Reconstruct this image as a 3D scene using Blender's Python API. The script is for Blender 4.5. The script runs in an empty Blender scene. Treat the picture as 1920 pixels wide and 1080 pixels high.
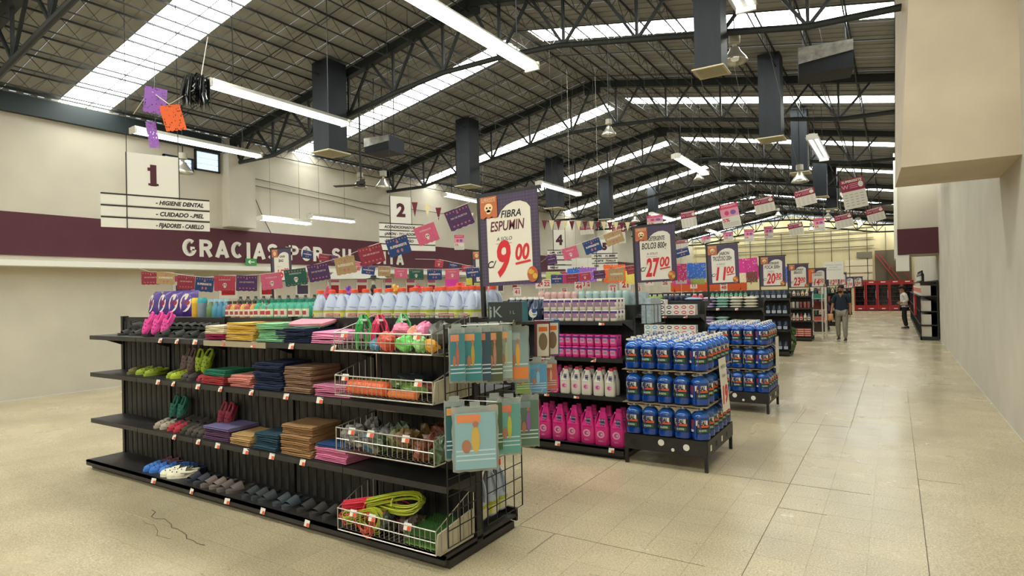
import bpy, math, random
from math import sin, cos, pi, radians as R
from mathutils import Vector, Matrix, Euler
random.seed(7)
S = bpy.context.scene
COL = S.collection
# ---------------------------------------------------------------- camera, world, exposure
cam = bpy.data.objects.new('camera', bpy.data.cameras.new('camera'))
COL.objects.link(cam)
cam.data.sensor_width = 36
cam.data.lens = 1116.3/1920*36
cam.data.shift_x = -37/1920
cam.data.clip_end = 200
yaw, pitch, roll = R(31.354), R(.448), R(-1.28)
f = Vector((-sin(yaw)*cos(pitch), cos(yaw)*cos(pitch), sin(pitch)))
r0 = Vector((cos(yaw), sin(yaw), 0)); u0 = r0.cross(f)
r1 = cos(roll)*r0+sin(roll)*u0; u1 = -sin(roll)*r0+cos(roll)*u0
cam.matrix_world = Matrix(((r1.x, u1.x, -f.x, 0), (r1.y, u1.y, -f.y, 0), (r1.z, u1.z, -f.z, 1.65), (0, 0, 0, 1)))
S.camera = cam
w = bpy.data.worlds.new('sky'); S.world = w; w.use_nodes = True
w.node_tree.nodes['Background'].inputs[0].default_value = (.75, .87, 1, 1)
w.node_tree.nodes['Background'].inputs[1].default_value = 1.0
S.view_settings.view_transform = 'Standard'
S.view_settings.look = 'None'
S.view_settings.exposure = 0
S.view_settings.gamma = 1
S.view_settings.use_curve_mapping = False
SKY_E, TUBE_E = 13.5, 5

# ---------------------------------------------------------------- materials
def lin(h):
    c = [int(h[i:i+2], 16)/255 for i in (0, 2, 4)]
    return tuple((x/12.92 if x <= .04045 else ((x+.055)/1.055)**2.4) for x in c)+(1,)
MATS = {}
def mat(name, hexc='808080', rough=.6, metal=0, emit=0, noise=0, nscale=20, obj=False, alpha=1, trans=0, bump=0, coat=0):
    if name in MATS: return MATS[name]
    m = bpy.data.materials.new(name); m.use_nodes = True; MATS[name] = m
    nt = m.node_tree; b = nt.nodes['Principled BSDF']; c = lin(hexc)
    b.inputs['Base Color'].default_value = c; b.inputs['Roughness'].default_value = rough
    b.inputs['Metallic'].default_value = metal
    if coat: b.inputs['Coat Weight'].default_value = coat
    if alpha < 1: b.inputs['Alpha'].default_value = alpha
    if trans: b.inputs['Transmission Weight'].default_value = trans
    if emit:
        b.inputs['Emission Color'].default_value = c; b.inputs['Emission Strength'].default_value = emit
    m.diffuse_color = c
    src = None
    if obj:
        oi = nt.nodes.new('ShaderNodeObjectInfo'); src = oi.outputs['Color']
        nt.links.new(src, b.inputs['Base Color'])
    if noise:
        t = nt.nodes.new('ShaderNodeTexCoord'); n = nt.nodes.new('ShaderNodeTexNoise')
        n.inputs['Scale'].default_value = nscale; n.inputs['Detail'].default_value = 5
        nt.links.new(t.outputs['Object'], n.inputs['Vector'])
        mr = nt.nodes.new('ShaderNodeMapRange'); mr.inputs[1].default_value = .3; mr.inputs[2].default_value = .7
        mr.inputs[3].default_value = 1-noise; mr.inputs[4].default_value = 1+noise
        nt.links.new(n.outputs['Fac'], mr.inputs[0])
        mx = nt.nodes.new('ShaderNodeVectorMath'); mx.operation = 'MULTIPLY'
        if src: nt.links.new(src, mx.inputs[0])
        else: mx.inputs[0].default_value = c[:3]
        nt.links.new(mr.outputs[0], mx.inputs[1]); nt.links.new(mx.outputs[0], b.inputs['Base Color'])
        if bump:
            bp = nt.nodes.new('ShaderNodeBump'); bp.inputs['Strength'].default_value = bump; bp.inputs['Distance'].default_value = .01
            nt.links.new(n.outputs['Fac'], bp.inputs['Height']); nt.links.new(bp.outputs[0], b.inputs['Normal'])
    return m
black = mat('black_steel', '1b1b1a', .45, noise=.35, nscale=12)
shelfm = mat('shelf_black', '262423', .5, noise=.3, nscale=9)
backm = mat('back_board', '2d2b28', .7, noise=.15, nscale=6)
chrome = mat('chrome_wire', 'b9b5aa', .3, .8)
dwire = mat('dark_wire', '191918', .4, .3)
white = mat('white_paint', 'e6e2d6', .6)
paper = mat('paper', 'd9d3c5', .7)
cream = mat('cream_wall', 'c6beac', .85, noise=.07, nscale=1.3, bump=.1)
creamy = mat('yellow_cream_wall', 'd8cba0', .85, noise=.05, nscale=1.2)
maroon = mat('maroon_paint', '4f1f29', .7, noise=.06, nscale=3)
truss = mat('truss_steel', '1d2223', .5, noise=.2, nscale=5)
sheet = mat('roof_sheet', '97968f', .8, noise=.1, nscale=2)
ductm = mat('duct_navy', '10171f', .6, noise=.35, nscale=4)
silver = mat('silver_foil', 'a6a39a', .35, .6, noise=.3, nscale=12)
lampm = mat('lamp_metal', 'c9c5b6', .3, .7)
dyed = mat('dyed_fabric', obj=True, rough=.95, noise=.14, nscale=60, bump=.4)
plast = mat('coloured_plastic', obj=True, rough=.38, coat=.2)
foam = mat('foam_rubber', obj=True, rough=.7, noise=.06, nscale=8)
ink = mat('black_ink', '1c1b1b', .6)
red = mat('red_ink', 'c8202a', .6)
redp = mat('red_enamel', 'a3131d', .4)
orange = mat('orange_print', 'e2702a', .6)
purplep = mat('purple_print', '453a52', .7)
tagred = mat('tag_red', 'd84f2a', .6)
gold = mat('gold_print', 'c79a3e', .6)
greenp = mat('green_print', '3f8a45', .6)
skin = mat('skin', '9c6b4d', .6)
tube_l = mat('lamp_tube_light', 'eef6ff', emit=TUBE_E)
skyl = mat('skylight_sheet', 'f4f7f2', .5, emit=SKY_E)
winl = mat('window_daylight', 'bccfe8', .3, emit=1.3)
jugplas = mat('jug_white', 'b2bed2', .35, coat=.2)
capor = mat('cap_orange', 'e0502a', .45)
bluep = mat('blue_liquid', '0b3d8c', .12, coat=.6)
bluet = mat('blue_shoulder', '1b5cb0', .1, coat=.6)
clearp = mat('clear_film', 'b9c4c2', .2, alpha=.35, coat=.5)
pinkp = mat('pink_plastic', 'dd2c88', .35, coat=.2)
glass = mat('dark_glass', '15181c', .08, coat=.5, alpha=.35)
darkin = mat('cooler_inside', '141214', .6)
card = mat('cardboard', '8d7a5e', .9, noise=.1, nscale=9)
COLS = dict(tan='a88c5e', maroon='8a2a3a', navy='1f3f70', red='b23a4e', purple='4a2c58', pink='cc5c78', green='1f5344',
            magenta='e0429c', cream='e6d9b0', brown='7a4a3e', blue='3f6fc8', lime='b5c86a', rose='b8386a', violet='9a66c0',
            orange='ee6a35', yellow='e8d860', m='6a1f2c', c='e8d8a6')
def rgb(h): return lin(COLS.get(h, h))

# ---------------------------------------------------------------- mesh accumulator
TXT = {}
def text_geo(body, size, shear=0, off=0):
    k = (body, size, shear, off)
    if k in TXT: return TXT[k]
    cu = bpy.data.curves.new('t', 'FONT'); cu.body = body; cu.size = size; cu.shear = shear; cu.offset = off
    cu.resolution_u = 3
    o = bpy.data.objects.new('t', cu); COL.objects.link(o)
    bpy.context.view_layer.update()
    me = o.to_mesh()
    v = [tuple(p.co) for p in me.vertices]; fc = [tuple(p.vertices) for p in me.polygons]
    o.to_mesh_clear(); bpy.data.objects.remove(o); bpy.data.curves.remove(cu)
    xs = [p[0] for p in v] or [0]; x0, x1 = min(xs), max(xs)
    TXT[k] = (v, fc, x0, x1); return TXT[k]
class M:
    def __init__(s): s.v = []; s.f = []; s.m = []
    def add(s, v, f, m=0):
        n = len(s.v); s.v += [tuple(p) for p in v]
        for q in f: s.f.append(tuple(i+n for i in q)); s.m.append(m)
        return s
    def box(s, x0, x1, y0, y1, z0, z1, m=0):
        v = [(x, y, z) for z in (z0, z1) for y in (y0, y1) for x in (x0, x1)]
        return s.add(v, [(0, 2, 3, 1), (4, 5, 7, 6), (0, 1, 5, 4), (2, 6, 7, 3), (0, 4, 6, 2), (1, 3, 7, 5)], m)
    def bar(s, p, q, w, h=None, m=0):
        p, q = Vector(p), Vector(q); d = (q-p)
        if d.length < 1e-6: return s
        d.normalize(); up = Vector((0, 0, 1)) if abs(d.z) < .95 else Vector((1, 0, 0))
        a = d.cross(up).normalized()*w/2; b = a.cross(d).normalized()*(h or w)/2
        v = [p-a-b, p+a-b, p+a+b, p-a+b, q-a-b, q+a-b, q+a+b, q-a+b]
        return s.add(v, [(0, 1, 2, 3), (7, 6, 5, 4), (0, 4, 5, 1), (1, 5, 6, 2), (2, 6, 7, 3), (3, 7, 4, 0)], m)
    def tube(s, pts, r, seg=5, closed=False, m=0):
        pts = [Vector(p) for p in pts]; n = len(pts); v = []; f = []
        for i, p in enumerate(pts):
            a = pts[(i-1) % n] if closed or i else p; b = pts[(i+1) % n] if closed or i < n-1 else p
            d = (b-a).normalized(); up = Vector((0, 0, 1)) if abs(d.z) < .9 else Vector((1, 0, 0))
            x = d.cross(up).normalized(); y = x.cross(d)
            for k in range(seg):
                t = 2*pi*k/seg; v.append(p+(x*cos(t)+y*sin(t))*r)
        for i in range(n if closed else n-1):
            for k in range(seg):
                f.append((i*seg+k, i*seg+(k+1) % seg, ((i+1) % n)*seg+(k+1) % seg, ((i+1) % n)*seg+k))
        if not closed: f += [tuple(range(seg))[::-1], tuple((n-1)*seg+k for k in range(seg))]
        return s.add(v, f, m)
    def lathe(s, prof, seg=12, n=2, sy=1, cx=0, cy=0, m=0, lean=None, cap=True):
        v = []; f = []
        for i, (z, r) in enumerate(prof):
            ox = lean(z) if lean else 0
            for k in range(seg):
                t = 2*pi*(k+.5)/seg; c, q = cos(t), sin(t)
                v.append((cx+ox+r*math.copysign(abs(c)**(2/n), c), cy+sy*r*math.copysign(abs(q)**(2/n), q), z))
        for i in range(len(prof)-1):
            for k in range(seg): f.append((i*seg+k, i*seg+(k+1) % seg, (i+1)*seg+(k+1) % seg, (i+1)*seg+k))
        if cap: f += [tuple(range(seg))[::-1], tuple((len(prof)-1)*seg+k for k in range(seg))]
        return s.add(v, f, m)
    def prism(s, pts, a, b, ax=1, m=0):
        def P(p, t): return (p[0], t, p[1]) if ax == 1 else ((t, p[0], p[1]) if ax == 0 else (p[0], p[1], t))
        n = len(pts); v = [P(p, a) for p in pts]+[P(p, b) for p in pts]
        return s.add(v, [tuple(range(n)), tuple(range(n, 2*n))[::-1]]+[(i, i+n, (i+1) % n+n, (i+1) % n) for i in range(n)], m)
    def disc(s, cx, cz, rx, rz, y, m=0, seg=14, t=.001):
        return s.prism([(cx+rx*cos(2*pi*i/seg), cz+rz*sin(2*pi*i/seg)) for i in range(seg)], y, y+t, 1, m)
    def text(s, body, size, x, z, y=0, m=0, shear=0, off=0, al='c', bend=None, sx=1, width=None):
        v, f, x0, x1 = text_geo(body, size, shear, off)
        if width and x1 > x0: sx = width/(x1-x0)
        ox = {'c': -(x0+x1)/2, 'l': -x0, 'r': -x1}[al]
        out = []
        for a, b, c in v:
            px = x+(a+ox)*sx
            if bend: out.append((px, -bend*(1-min(.98, abs(px/bend))**3)**(1/3), z+b))
            else: out.append((px, y, z+b))
        return s.add(out, f, m)
    def patch(s, r, a0, a1, z0, z1, m=0, n=6, sy=1, pw=2):
        v = []; f = []
        for i in range(n+1):
            t = a0+(a1-a0)*i/n; c, q = sin(t), -cos(t)
            x = r*math.copysign(abs(c)**(2/pw), c); y = sy*r*math.copysign(abs(q)**(2/pw), q)
            v += [(x, y, z0), (x, y, z1)]
        for i in range(n): f.append((2*i, 2*i+2, 2*i+3, 2*i+1))
        return s.add(v, f, m)
    def mesh(s, name, mats, smooth=False, xf=None):
        me = bpy.data.meshes.new(name); me.from_pydata(s.v, [], s.f)
        if not isinstance(mats, (list, tuple)): mats = [mats]
        for a in mats: me.materials.append(a)
        if max(s.m or [0]): me.polygons.foreach_set('material_index', s.m)
        if smooth:
            me.polygons.foreach_set('use_smooth', [True]*len(s.f)); me.set_sharp_from_angle(angle=R(42))
        if xf: me.transform(xf)
        me.update(); return me

def obj(name, me, parent=None, loc=(0, 0, 0), rot=(0, 0, 0), sc=(1, 1, 1), label=None, cat=None, group=None, kind=None, col=None):
    o = bpy.data.objects.new(name, me); COL.objects.link(o)
    if parent: o.parent = parent
    o.location = loc; o.rotation_euler = rot; o.scale = sc
    if label: o['label'] = label
    if cat: o['category'] = cat
    if group: o['group'] = group
    if kind: o['kind'] = kind
    if col: o.color = rgb(col) if isinstance(col, str) else col
    return o
def place(kit, loc, rot=(0, 0, 0), sc=(1, 1, 1), label=None, cat=None, group=None, col=None, cols={}):
    """kit = (name, mesh, [children]); child = (name, mesh, loc, [sub]) ; cols maps a part name to its own colour"""
    if isinstance(rot, (int, float)): rot = (0, 0, rot)
    if isinstance(sc, (int, float)): sc = (sc,)*3
    o = obj(kit[0], kit[1], None, loc, rot, sc, label, cat, group, None, cols.get(kit[0], col))
    def rec(k, p):
        for c in k:
            q = obj(c[0], c[1], p, c[2], col=cols.get(c[0], col)); rec(c[3], q)
    rec(kit[2], o); return o
def hang(o, xs, ys, z0, w_=.01):
    for x in xs:
        for y in ys:
            p = o.location; top = (zr(p.x)+.12-p.z)/o.scale.z
            obj('hanger', M().bar((x, y, z0), (x, y, top), w_).mesh('hanger', truss), o)
def ch(name, me, loc=(0, 0, 0), sub=()): return (name, me, loc, list(sub))
ORD = 'first second third fourth fifth sixth seventh eighth ninth tenth eleventh twelfth thirteenth fourteenth fifteenth sixteenth seventeenth eighteenth nineteenth twentieth'.split()
ORD += ['twenty-'+o for o in ORD[:9]]+['thirtieth']+['thirty-'+o for o in ORD[:9]]
def od(i): return ORD[i] if i < len(ORD) else ORD[i % len(ORD)]

# ================================================================ SETTING
YB, XR = 45.0, 1.1
def zr(x): return 6.62-((-6.1-x)*.196 if x < -6.1 else (x+6.1)*.181)
# floor -----------------------------------------------------------
def floor_material():
    m = bpy.data.materials.new('terrazzo_tile'); m.use_nodes = True; nt = m.node_tree; N = nt.nodes.new; L = nt.links.new
    b = nt.nodes['Principled BSDF']
    g = N('ShaderNodeNewGeometry'); mp = N('ShaderNodeVectorMath'); mp.operation = 'SUBTRACT'; mp.inputs[1].default_value = (.13, 3.55, 0)
    dv = N('ShaderNodeVectorMath'); dv.operation = 'SCALE'; dv.inputs['Scale'].default_value = 1/.306
    L(g.outputs['Position'], mp.inputs[0]); L(mp.outputs[0], dv.inputs[0])
    fl = N('ShaderNodeVectorMath'); fl.operation = 'FLOOR'; L(dv.outputs[0], fl.inputs[0])
    fl2 = N('ShaderNodeVectorMath'); fl2.operation = 'MULTIPLY'; fl2.inputs[1].default_value = (1, 1, 0); L(fl.outputs[0], fl2.inputs[0])
    wn = N('ShaderNodeTexWhiteNoise'); wn.noise_dimensions = '2D'; L(fl2.outputs[0], wn.inputs['Vector'])
    n1 = N('ShaderNodeTexNoise'); n1.inputs['Scale'].default_value = 90; n1.inputs['Detail'].default_value = 3; L(g.outputs['Position'], n1.inputs['Vector'])
    n2 = N('ShaderNodeTexNoise'); n2.inputs['Scale'].default_value = 1.1; n2.inputs['Detail'].default_value = 5; L(g.outputs['Position'], n2.inputs['Vector'])
    rp = N('ShaderNodeValToRGB'); e = rp.color_ramp.elements
    e[0].position = .3; e[0].color = lin('a39577'); e[1].position = .62; e[1].color = lin('c6b897')
    x = e.new(.74); x.color = lin('d2c6aa')
    L(n1.outputs['Fac'], rp.inputs[0])
    def mul(src, fac, a, c, d=0, hi=1):
        mr = N('ShaderNodeMapRange'); mr.inputs[1].default_value = d; mr.inputs[2].default_value = hi; mr.inputs[3].default_value = a; mr.inputs[4].default_value = c
        L(fac, mr.inputs[0]); v = N('ShaderNodeVectorMath'); v.operation = 'SCALE'; L(src, v.inputs[0]); L(mr.outputs[0], v.inputs['Scale']); return v.outputs[0]
    c = mul(rp.outputs[0], wn.outputs['Value'], .965, 1.02); c = mul(c, n2.outputs['Fac'], .86, 1.12, .3, .7)
    # joints: thin dark line at the grid (fine relief beyond the pieces that are built)
    fr = N('ShaderNodeVectorMath'); fr.operation = 'FRACTION'; L(dv.outputs[0], fr.inputs[0]); sp = N('ShaderNodeSeparateXYZ'); L(fr.outputs[0], sp.inputs[0])
    # dark spots of chewing gum and scuffs
    vo = N('ShaderNodeTexVoronoi'); vo.inputs['Scale'].default_value = 9; L(g.outputs['Position'], vo.inputs['Vector'])
    ns = N('ShaderNodeTexNoise'); ns.inputs['Scale'].default_value = 2.3; L(g.outputs['Position'], ns.inputs['Vector'])
    lt = N('ShaderNodeMath'); lt.operation = 'LESS_THAN'; lt.inputs[1].default_value = .075; L(vo.outputs['Distance'], lt.inputs[0])
    gt = N('ShaderNodeMath'); gt.operation = 'GREATER_THAN'; gt.inputs[1].default_value = .55; L(ns.outputs['Fac'], gt.inputs[0])
    sm = N('ShaderNodeMath'); sm.operation = 'MULTIPLY'; L(lt.outputs[0], sm.inputs[0]); L(gt.outputs[0], sm.inputs[1])
    c = mul(c, sm.outputs[0], 1, .6)
    for o in ('X', 'Y'):
        l2 = N('ShaderNodeMath'); l2.operation = 'LESS_THAN'; l2.inputs[1].default_value = .009; L(sp.outputs[o], l2.inputs[0])
        c = mul(c, l2.outputs[0], 1, .9)
    L(c, b.inputs['Base Color'])
    b.inputs['Roughness'].default_value = .36
    rr = N('ShaderNodeMapRange'); rr.inputs[1].default_value = .3; rr.inputs[2].default_value = .7; rr.inputs[3].default_value = .2; rr.inputs[4].default_value = .3
    L(n2.outputs['Fac'], rr.inputs[0]); L(rr.outputs[0], b.inputs['Roughness'])
    return m
tilem = floor_material()
FL = obj('floor', M().box(-13, XR, -10, YB, -.2, -.003).mesh('floor', tilem), kind='structure')
T = .306
tile = M().prism([(.0006, .0006), (T-.0006, .0006), (T-.0006, T-.0006), (.0006, T-.0006)], -.012, 0, 2).mesh('tile', tilem)
cand = []
for i in range(-22, 5):
    for j in range(-10, 40):
        x, y = .13+i*T, 3.55+j*T
        p = Vector((x+T/2, y+T/2, -1.65)); z = p.dot(f)
        if z < .8: continue
        px, py = 997+1116*p.dot(r1)/z, 540-1116*p.dot(u1)/z
        if 230 < px < 1760 and py < 1120 and not (x < -2.4 and y > 2.7): cand.append((z, x, y))
for z, x, y in sorted(cand)[:300]: obj('tile', tile, FL, (x, y, 0))
jm = mat('joint_dirt', '5f5442', .9)
for p, q in (((-.787, 1.5), (-.787, 7.84)), ((-.475, 7.8), (-.475, 14)), ((.131, 3.4), (.131, 11)), ((-2.315, 3.57), (-2.315, 5.38)), ((-2.315, 3.55), (-1.0, 3.55)), ((-1.35, 5.38), (-.2, 5.38)), ((-1.1, 7.84), (-.5, 7.84)), ((-1.06, 7.84), (-1.06, 8.8)), ((-.787, 4.76), (-.45, 4.76)), ((-2.02, 3.55), (-2.02, 3.2))):
    obj('joint', M().bar((*p, 0), (*q, 0), .004, .002).mesh('joint', jm), FL)
rnd = random.Random(2); ck = M(); pts = []
for i in range(15): pts.append((-5.05+i*.075, 2.42-.012*i+rnd.uniform(-.03, .03), .001))
ck.tube(pts, .0035, 4); ck.tube([(p[0]+.05, p[1]-.1+rnd.uniform(-.03, .02), .0) for p in pts[2:10]], .002, 4)
obj('crack', ck.mesh('crack', jm), FL)
# walls -----------------------------------------------------------
WL = obj('wall_left', M().box(-13.2, -13, -10, YB, 0, 5.35).mesh('wall_left', cream), kind='structure')
WB = obj('wall_back', M().prism([(-13.2, 0), (XR+.2, 0), (XR+.2, zr(XR)), (-6.1, 6.6), (-13.2, zr(-13.2))], YB, YB+.2).mesh('wall_back', creamy), kind='structure')
WR = obj('wall_right', M().box(XR, XR+.2, -10, YB, 0, 5.4).mesh('wall_right', cream), kind='structure')
obj('wall_front', M().prism([(-13.2, 0), (XR+.2, 0), (XR+.2, zr(XR)), (-6.1, 6.6), (-13.2, zr(-13.2))], -10.2, -10).mesh('wall_front', cream), kind='structure')
obj('band', M().box(-13, -12.97, -10, 34, 2.5, 3.25).mesh('band', maroon), WL)['label'] = 'maroon painted band along the left wall'
def arc(cx, cy, rx, ry, a0, a1, n=12): return [(cx+rx*cos(R(a0+(a1-a0)*i/n)), cy+ry*sin(R(a0+(a1-a0)*i/n))) for i in range(n+1)]
GL = dict(G=[arc(.5, .675, .36, .53, 50, 345), [(.86, .6), (.56, .6)]], R=[[(.15, 0), (.15, 1.35)], [(.15, 1.21), (.5, 1.21)]+arc(.5, .94, .3, .27, 90, -90, 8)+[(.15, .67)], [(.5, .67), (.83, .02)]],
          A=[[(.1, .0), (.5, 1.25), (.9, .0)], [(.25, .38), (.75, .38)]], C=[arc(.5, .675, .36, .54, 48, 312)], I=[[(.2, 0), (.2, 1.35)]],
          S=[arc(.5, .96, .32, .26, 20, 235, 8)+arc(.5, .4, .33, .27, 60, -160, 9)], P=[[(.15, 0), (.15, 1.35)], [(.15, 1.21), (.5, 1.21)]+arc(.5, .92, .3, .29, 90, -90, 8)+[(.15, .63)]],
          O=[arc(.5, .675, .36, .54, 0, 360, 16)], U=[[(.15, 1.35), (.15, .5)]+arc(.5, .5, .35, .37, 180, 360, 8)+[(.85, 1.35)]], V=[[(.1, 1.35), (.5, .1), (.9, 1.35)]], T=[[(.5, 0), (.5, 1.21)], [(.05, 1.21), (.95, 1.21)]])
def glyph(c):
    m = M()
    for st_ in GL[c]:
        for (a, b), (c_, d) in zip(st_, st_[1:]): m.bar((0, a, b), (0, c_, d), .29, .29)
        for (a, b) in st_[1:-1]: m.prism([(a+.145*cos(pi*k/4), b+.145*sin(pi*k/4)) for k in range(8)], -.13, .13, 0)
    me = m.mesh('letter', paper); me.transform(Matrix.Diagonal((.06, .3, .28, 1))); return me
GY = {c: glyph(c) for c in GL}; yy = 6.98
for c in 'GRACIAS POR SU VISITA':
    if c != ' ': obj('letter', GY[c], WL, (-12.965, yy, 2.6))
    yy += {' ': .24, 'I': .19}.get(c, .365)
obj('ledge', M().box(-13, -12.6, -10, 34, 2.3, 2.4).mesh('ledge', white), WL)
obj('pilaster', M().prism([(7.9, 3.3), (8.55, 3.3), (8.55, 4.7), (7.9, 4.95)], -13, -12.72, 0).mesh('pilaster', cream), WL)
obj('fascia', M().box(-13, -12.9, -10, 7.85, 4.97, 5.3).mesh('fascia', mat('dark_fascia', '1f2a2c', .6)), WL)
for i, (a, b, z0, z1) in enumerate(((7.28, 7.84, 4.5, 4.95), (6.62, 7.24, 4.42, 4.72))):
    wf = M()
    wf.box(-13, -12.94, a, b, z0, z0+.03).box(-13, -12.94, a, b, z1-.03, z1).box(-13, -12.94, a, a+.03, z0, z1).box(-13, -12.94, b-.03, b, z0, z1)
    wo = obj(f'window_{i+1}', wf.mesh('frame', truss), kind='structure')
    for k in range(4):
        for j in range(3):
            ya, yb_ = a+.03+(b-a-.06)*k/4, a+.03+(b-a-.06)*(k+1)/4; za, zb = z0+.03+(z1-z0-.06)*j/3, z0+.03+(z1-z0-.06)*(j+1)/3
            obj('pane', M().box(-12.99, -12.975, ya+.006, yb_-.006, za+.006, zb-.006).mesh('pane', winl), wo)
# wall conduits and wires
for k, pts in enumerate(([(-12.96, 8, 4.55), (-12.96, 12, 4.35), (-12.96, 17, 4.4)], [(-12.96, 8.6, 4.35), (-12.96, 11, 4.25), (-12.96, 14, 4.0)], [(-12.96, 8.3, 4.9), (-12.96, 8.9, 3.6), (-12.96, 9.1, 3.25)])):
    obj('conduit', M().tube(pts, .011).mesh('conduit', mat('conduit_grey', '5b564b', .6)), WL)
# right side: hanging walls above the side aisle
obj('wall_mezzanine', M().add([(.209, 7.5, 4.9), (.09, 7.5, 2.9), (XR, 7.5, 2.9), (XR, 7.5, 5.6), (.22, 7.5, 5.6),
    (.10, 9, 5.6), (.035, 9, 2.9), (XR, 9, 2.9), (XR, 9, 5.6)],
    [(0, 1, 2, 3, 4), (4, 5, 6, 1, 0), (1, 6, 7, 2), (4, 3, 8, 5)]).mesh('wall_mezzanine', mat('beige_plaster', 'c3b49c', .9, noise=.1, nscale=1.5, bump=.2)), kind='structure')
bk = obj('wall_bulkhead', M().box(.10, XR, 20.5, 22, 2.5, 5.5).mesh('wall_bulkhead', cream), kind='structure')
obj('edge', M().prism([(.01, 2.42), (.1, 2.42), (.14, 5.5), (.05, 5.5)], 20.46, 22.1).mesh('edge', white), bk)
obj('band', M().box(.1, XR, 20.44, 20.5, 2.52, 3.26).mesh('band', maroon), bk)['label'] = 'maroon painted band across the hanging wall'
obj('box_end', M().box(.05, .38, 20.45, 21.2, 2.04, 2.5).mesh('box_end', white), bk)
# back wall fittings
rec = M().box(-1.06, .95, YB-.05, YB, 1.8, 3.9)
obj('recess', rec.mesh('recess', mat('recess_grey', '6b6450', .8)), WB)
for a, b in (((-1.05, 3.7), (.1, 1.9)), ((-.85, 3.75), (.35, 1.9)), ((-.3, 2.6), (.5, 3.2)), ((.1, 3.2), (.9, 1.9))):
    obj('stair_rail', M().bar((a[0], YB-.15, a[1]), (b[0], YB-.15, b[1]), .06).mesh('stair_rail', mat('red_rail', 'a84038', .5)), WB)
for z in (2.0, 2.5, 2.95):
    obj('shutter', M().box(-2.8, -1.2, YB-.12, YB, z, z+.4).mesh('shutter', mat('shutter_cream', 'e2d8bb', .6)), WB)
obj('sign_board', M().box(-2.1, -1.2, YB-.16, YB-.06, 3.45, 3.85).mesh('sign_board', mat('grey_board', '7d7462', .6)), WB)
for k, z in enumerate((4.2, 4.75, 5.15, 5.45)):
    obj('rail', M().box(-12.9, -1.1, YB-.1, YB-.05, z, z+.035).mesh('rail', ink), WB)
for k in range(12):
    obj('post', M().box(-12+k*1.05, -11.96+k*1.05, YB-.12, YB-.06, 1.9, 5.4).mesh('post', mat('post_grey', '5a564a', .6)), WB)
# ceiling ---------------------------------------------------------
CE = obj('ceiling', M().bar((-6.1, -10, 6.8), (-6.1, YB, 6.8), .5, .04).mesh('ridge_cap', sheet), kind='structure')
W = 4.87/6
def sheet_mesh(xa, xb, lum):
    m = M(); n = 8
    for k in range(n):   # corrugations: alternating flats and raised ribs
        a, b = W*k/n, W*(k+1)/n; h = .012 if k % 2 else 0
        if k == 0: a += .004
        v = [(xa, a, zr(xa)+.13+h), (xb, a, zr(xb)+.13+h), (xb, b, zr(xb)+.13+h), (xa, b, zr(xa)+.13+h)]
        m.add(v, [(0, 1, 2, 3)])
        if k % 2: m.add([(xa, a, zr(xa)+.13), (xb, a, zr(xb)+.13), (xb, a, zr(xb)+.142), (xa, a, zr(xa)+.142)], [(0, 1, 2, 3)])
        if k % 2: m.add([(xa, b, zr(xa)+.13), (xb, b, zr(xb)+.13), (xb, b, zr(xb)+.142), (xa, b, zr(xa)+.142)], [(0, 1, 2, 3)])
    return m.mesh('roof_sheet', lum)
sl, sr = sheet_mesh(-13.1, -6.1, sheet), sheet_mesh(-6.1, XR+.1, sheet)
segl, segr = sheet_mesh(-6.5, -6.1, sheet), sheet_mesh(-6.1, -5.95, sheet)
kl, kr = sheet_mesh(-13.1, -6.5, skyl), sheet_mesh(-5.95, XR+.1, skyl)
k = -26
while True:
    y = 10.12-W/2+k*W*1.0
    if y > YB: break
    if y > -10.5:
        if k % 6 == 0:
            q = 1 if y < 6 else .7
            for me in (kl, kr): obj('skylight_sheet', me, CE, (0, y+W*(1-q)/2, 0), sc=(1, q, 1))
            if q < 1:
                for me in (sl, sr):
                    obj('roof_sheet', me, CE, (0, y, 0), sc=(1, .15, 1)); obj('roof_sheet', me, CE, (0, y+.85*W, 0), sc=(1, .15, 1))
            for me in (segl, segr): obj('roof_sheet', me, CE, (0, y, 0))
        else:
            for me in (sl, sr): obj('roof_sheet', me, CE, (0, y, 0))
    k += 1
rodl = M().bar((-13, 0, zr(-13)+.06), (-6.1, 0, 6.68), .011).mesh('sag_rod', truss)
rodr = M().bar((-6.1, 0, 6.68), (XR, 0, zr(XR)+.06), .011).mesh('sag_rod', truss)
for k in range(30):
    for me in (rodl, rodr): obj('sag_rod', me, CE, (0, 3.3-2.435+k*1.62*.902, 0))
# trusses
tc = M().bar((-13, 0, zr(-13)), (-6.1, 0, 6.62), .13, .15).bar((-6.1, 0, 6.62), (XR, 0, zr(XR)), .13, .15).box(-6.3, -5.9, -.03, .03, 6.4, 6.66).mesh('truss', truss)
bp = [(-12.95, 4.78), (-11.5, 4.77), (-9.1, 5.23), (-7.9, 5.43), (-6.7, 5.56), (-5.5, 5.56), (-4.4, 5.5), (-.85, 4.9), (XR, 4.85)]
bc = M().tube([(x, 0, z) for x, z in bp], .045, 8).mesh('bottom_chord', truss, True)
def zb(x):
    for (a, za), (b, zb_) in zip(bp, bp[1:]):
        if a <= x <= b: return za+(zb_-za)*(x-a)/(b-a)
    return 4.8
struts = []
for xb in (-12.7, -11.5, -10.3, -9.1, -7.9, -6.7, -5.5, -4.3, -3.1, -1.9, -.85):
    for dx in (-.6, 0, .6):
        xt = min(max(xb+dx, -12.9), 1)
        struts.append(M().bar((xb, 0, zb(xb)), (xt, 0, zr(xt)), .04).mesh('strut', truss))
for k in range(9):
    y = 3.3+4.87*k
    t = obj('roof_truss', tc, None, (0, y, 0), label=f'black steel roof truss with a bowed bottom chord, {od(k)} from the camera', cat='truss', group='roof trusses')
    obj('bottom_chord', bc, t)
    for s_ in struts: obj('strut', s_, t)
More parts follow.
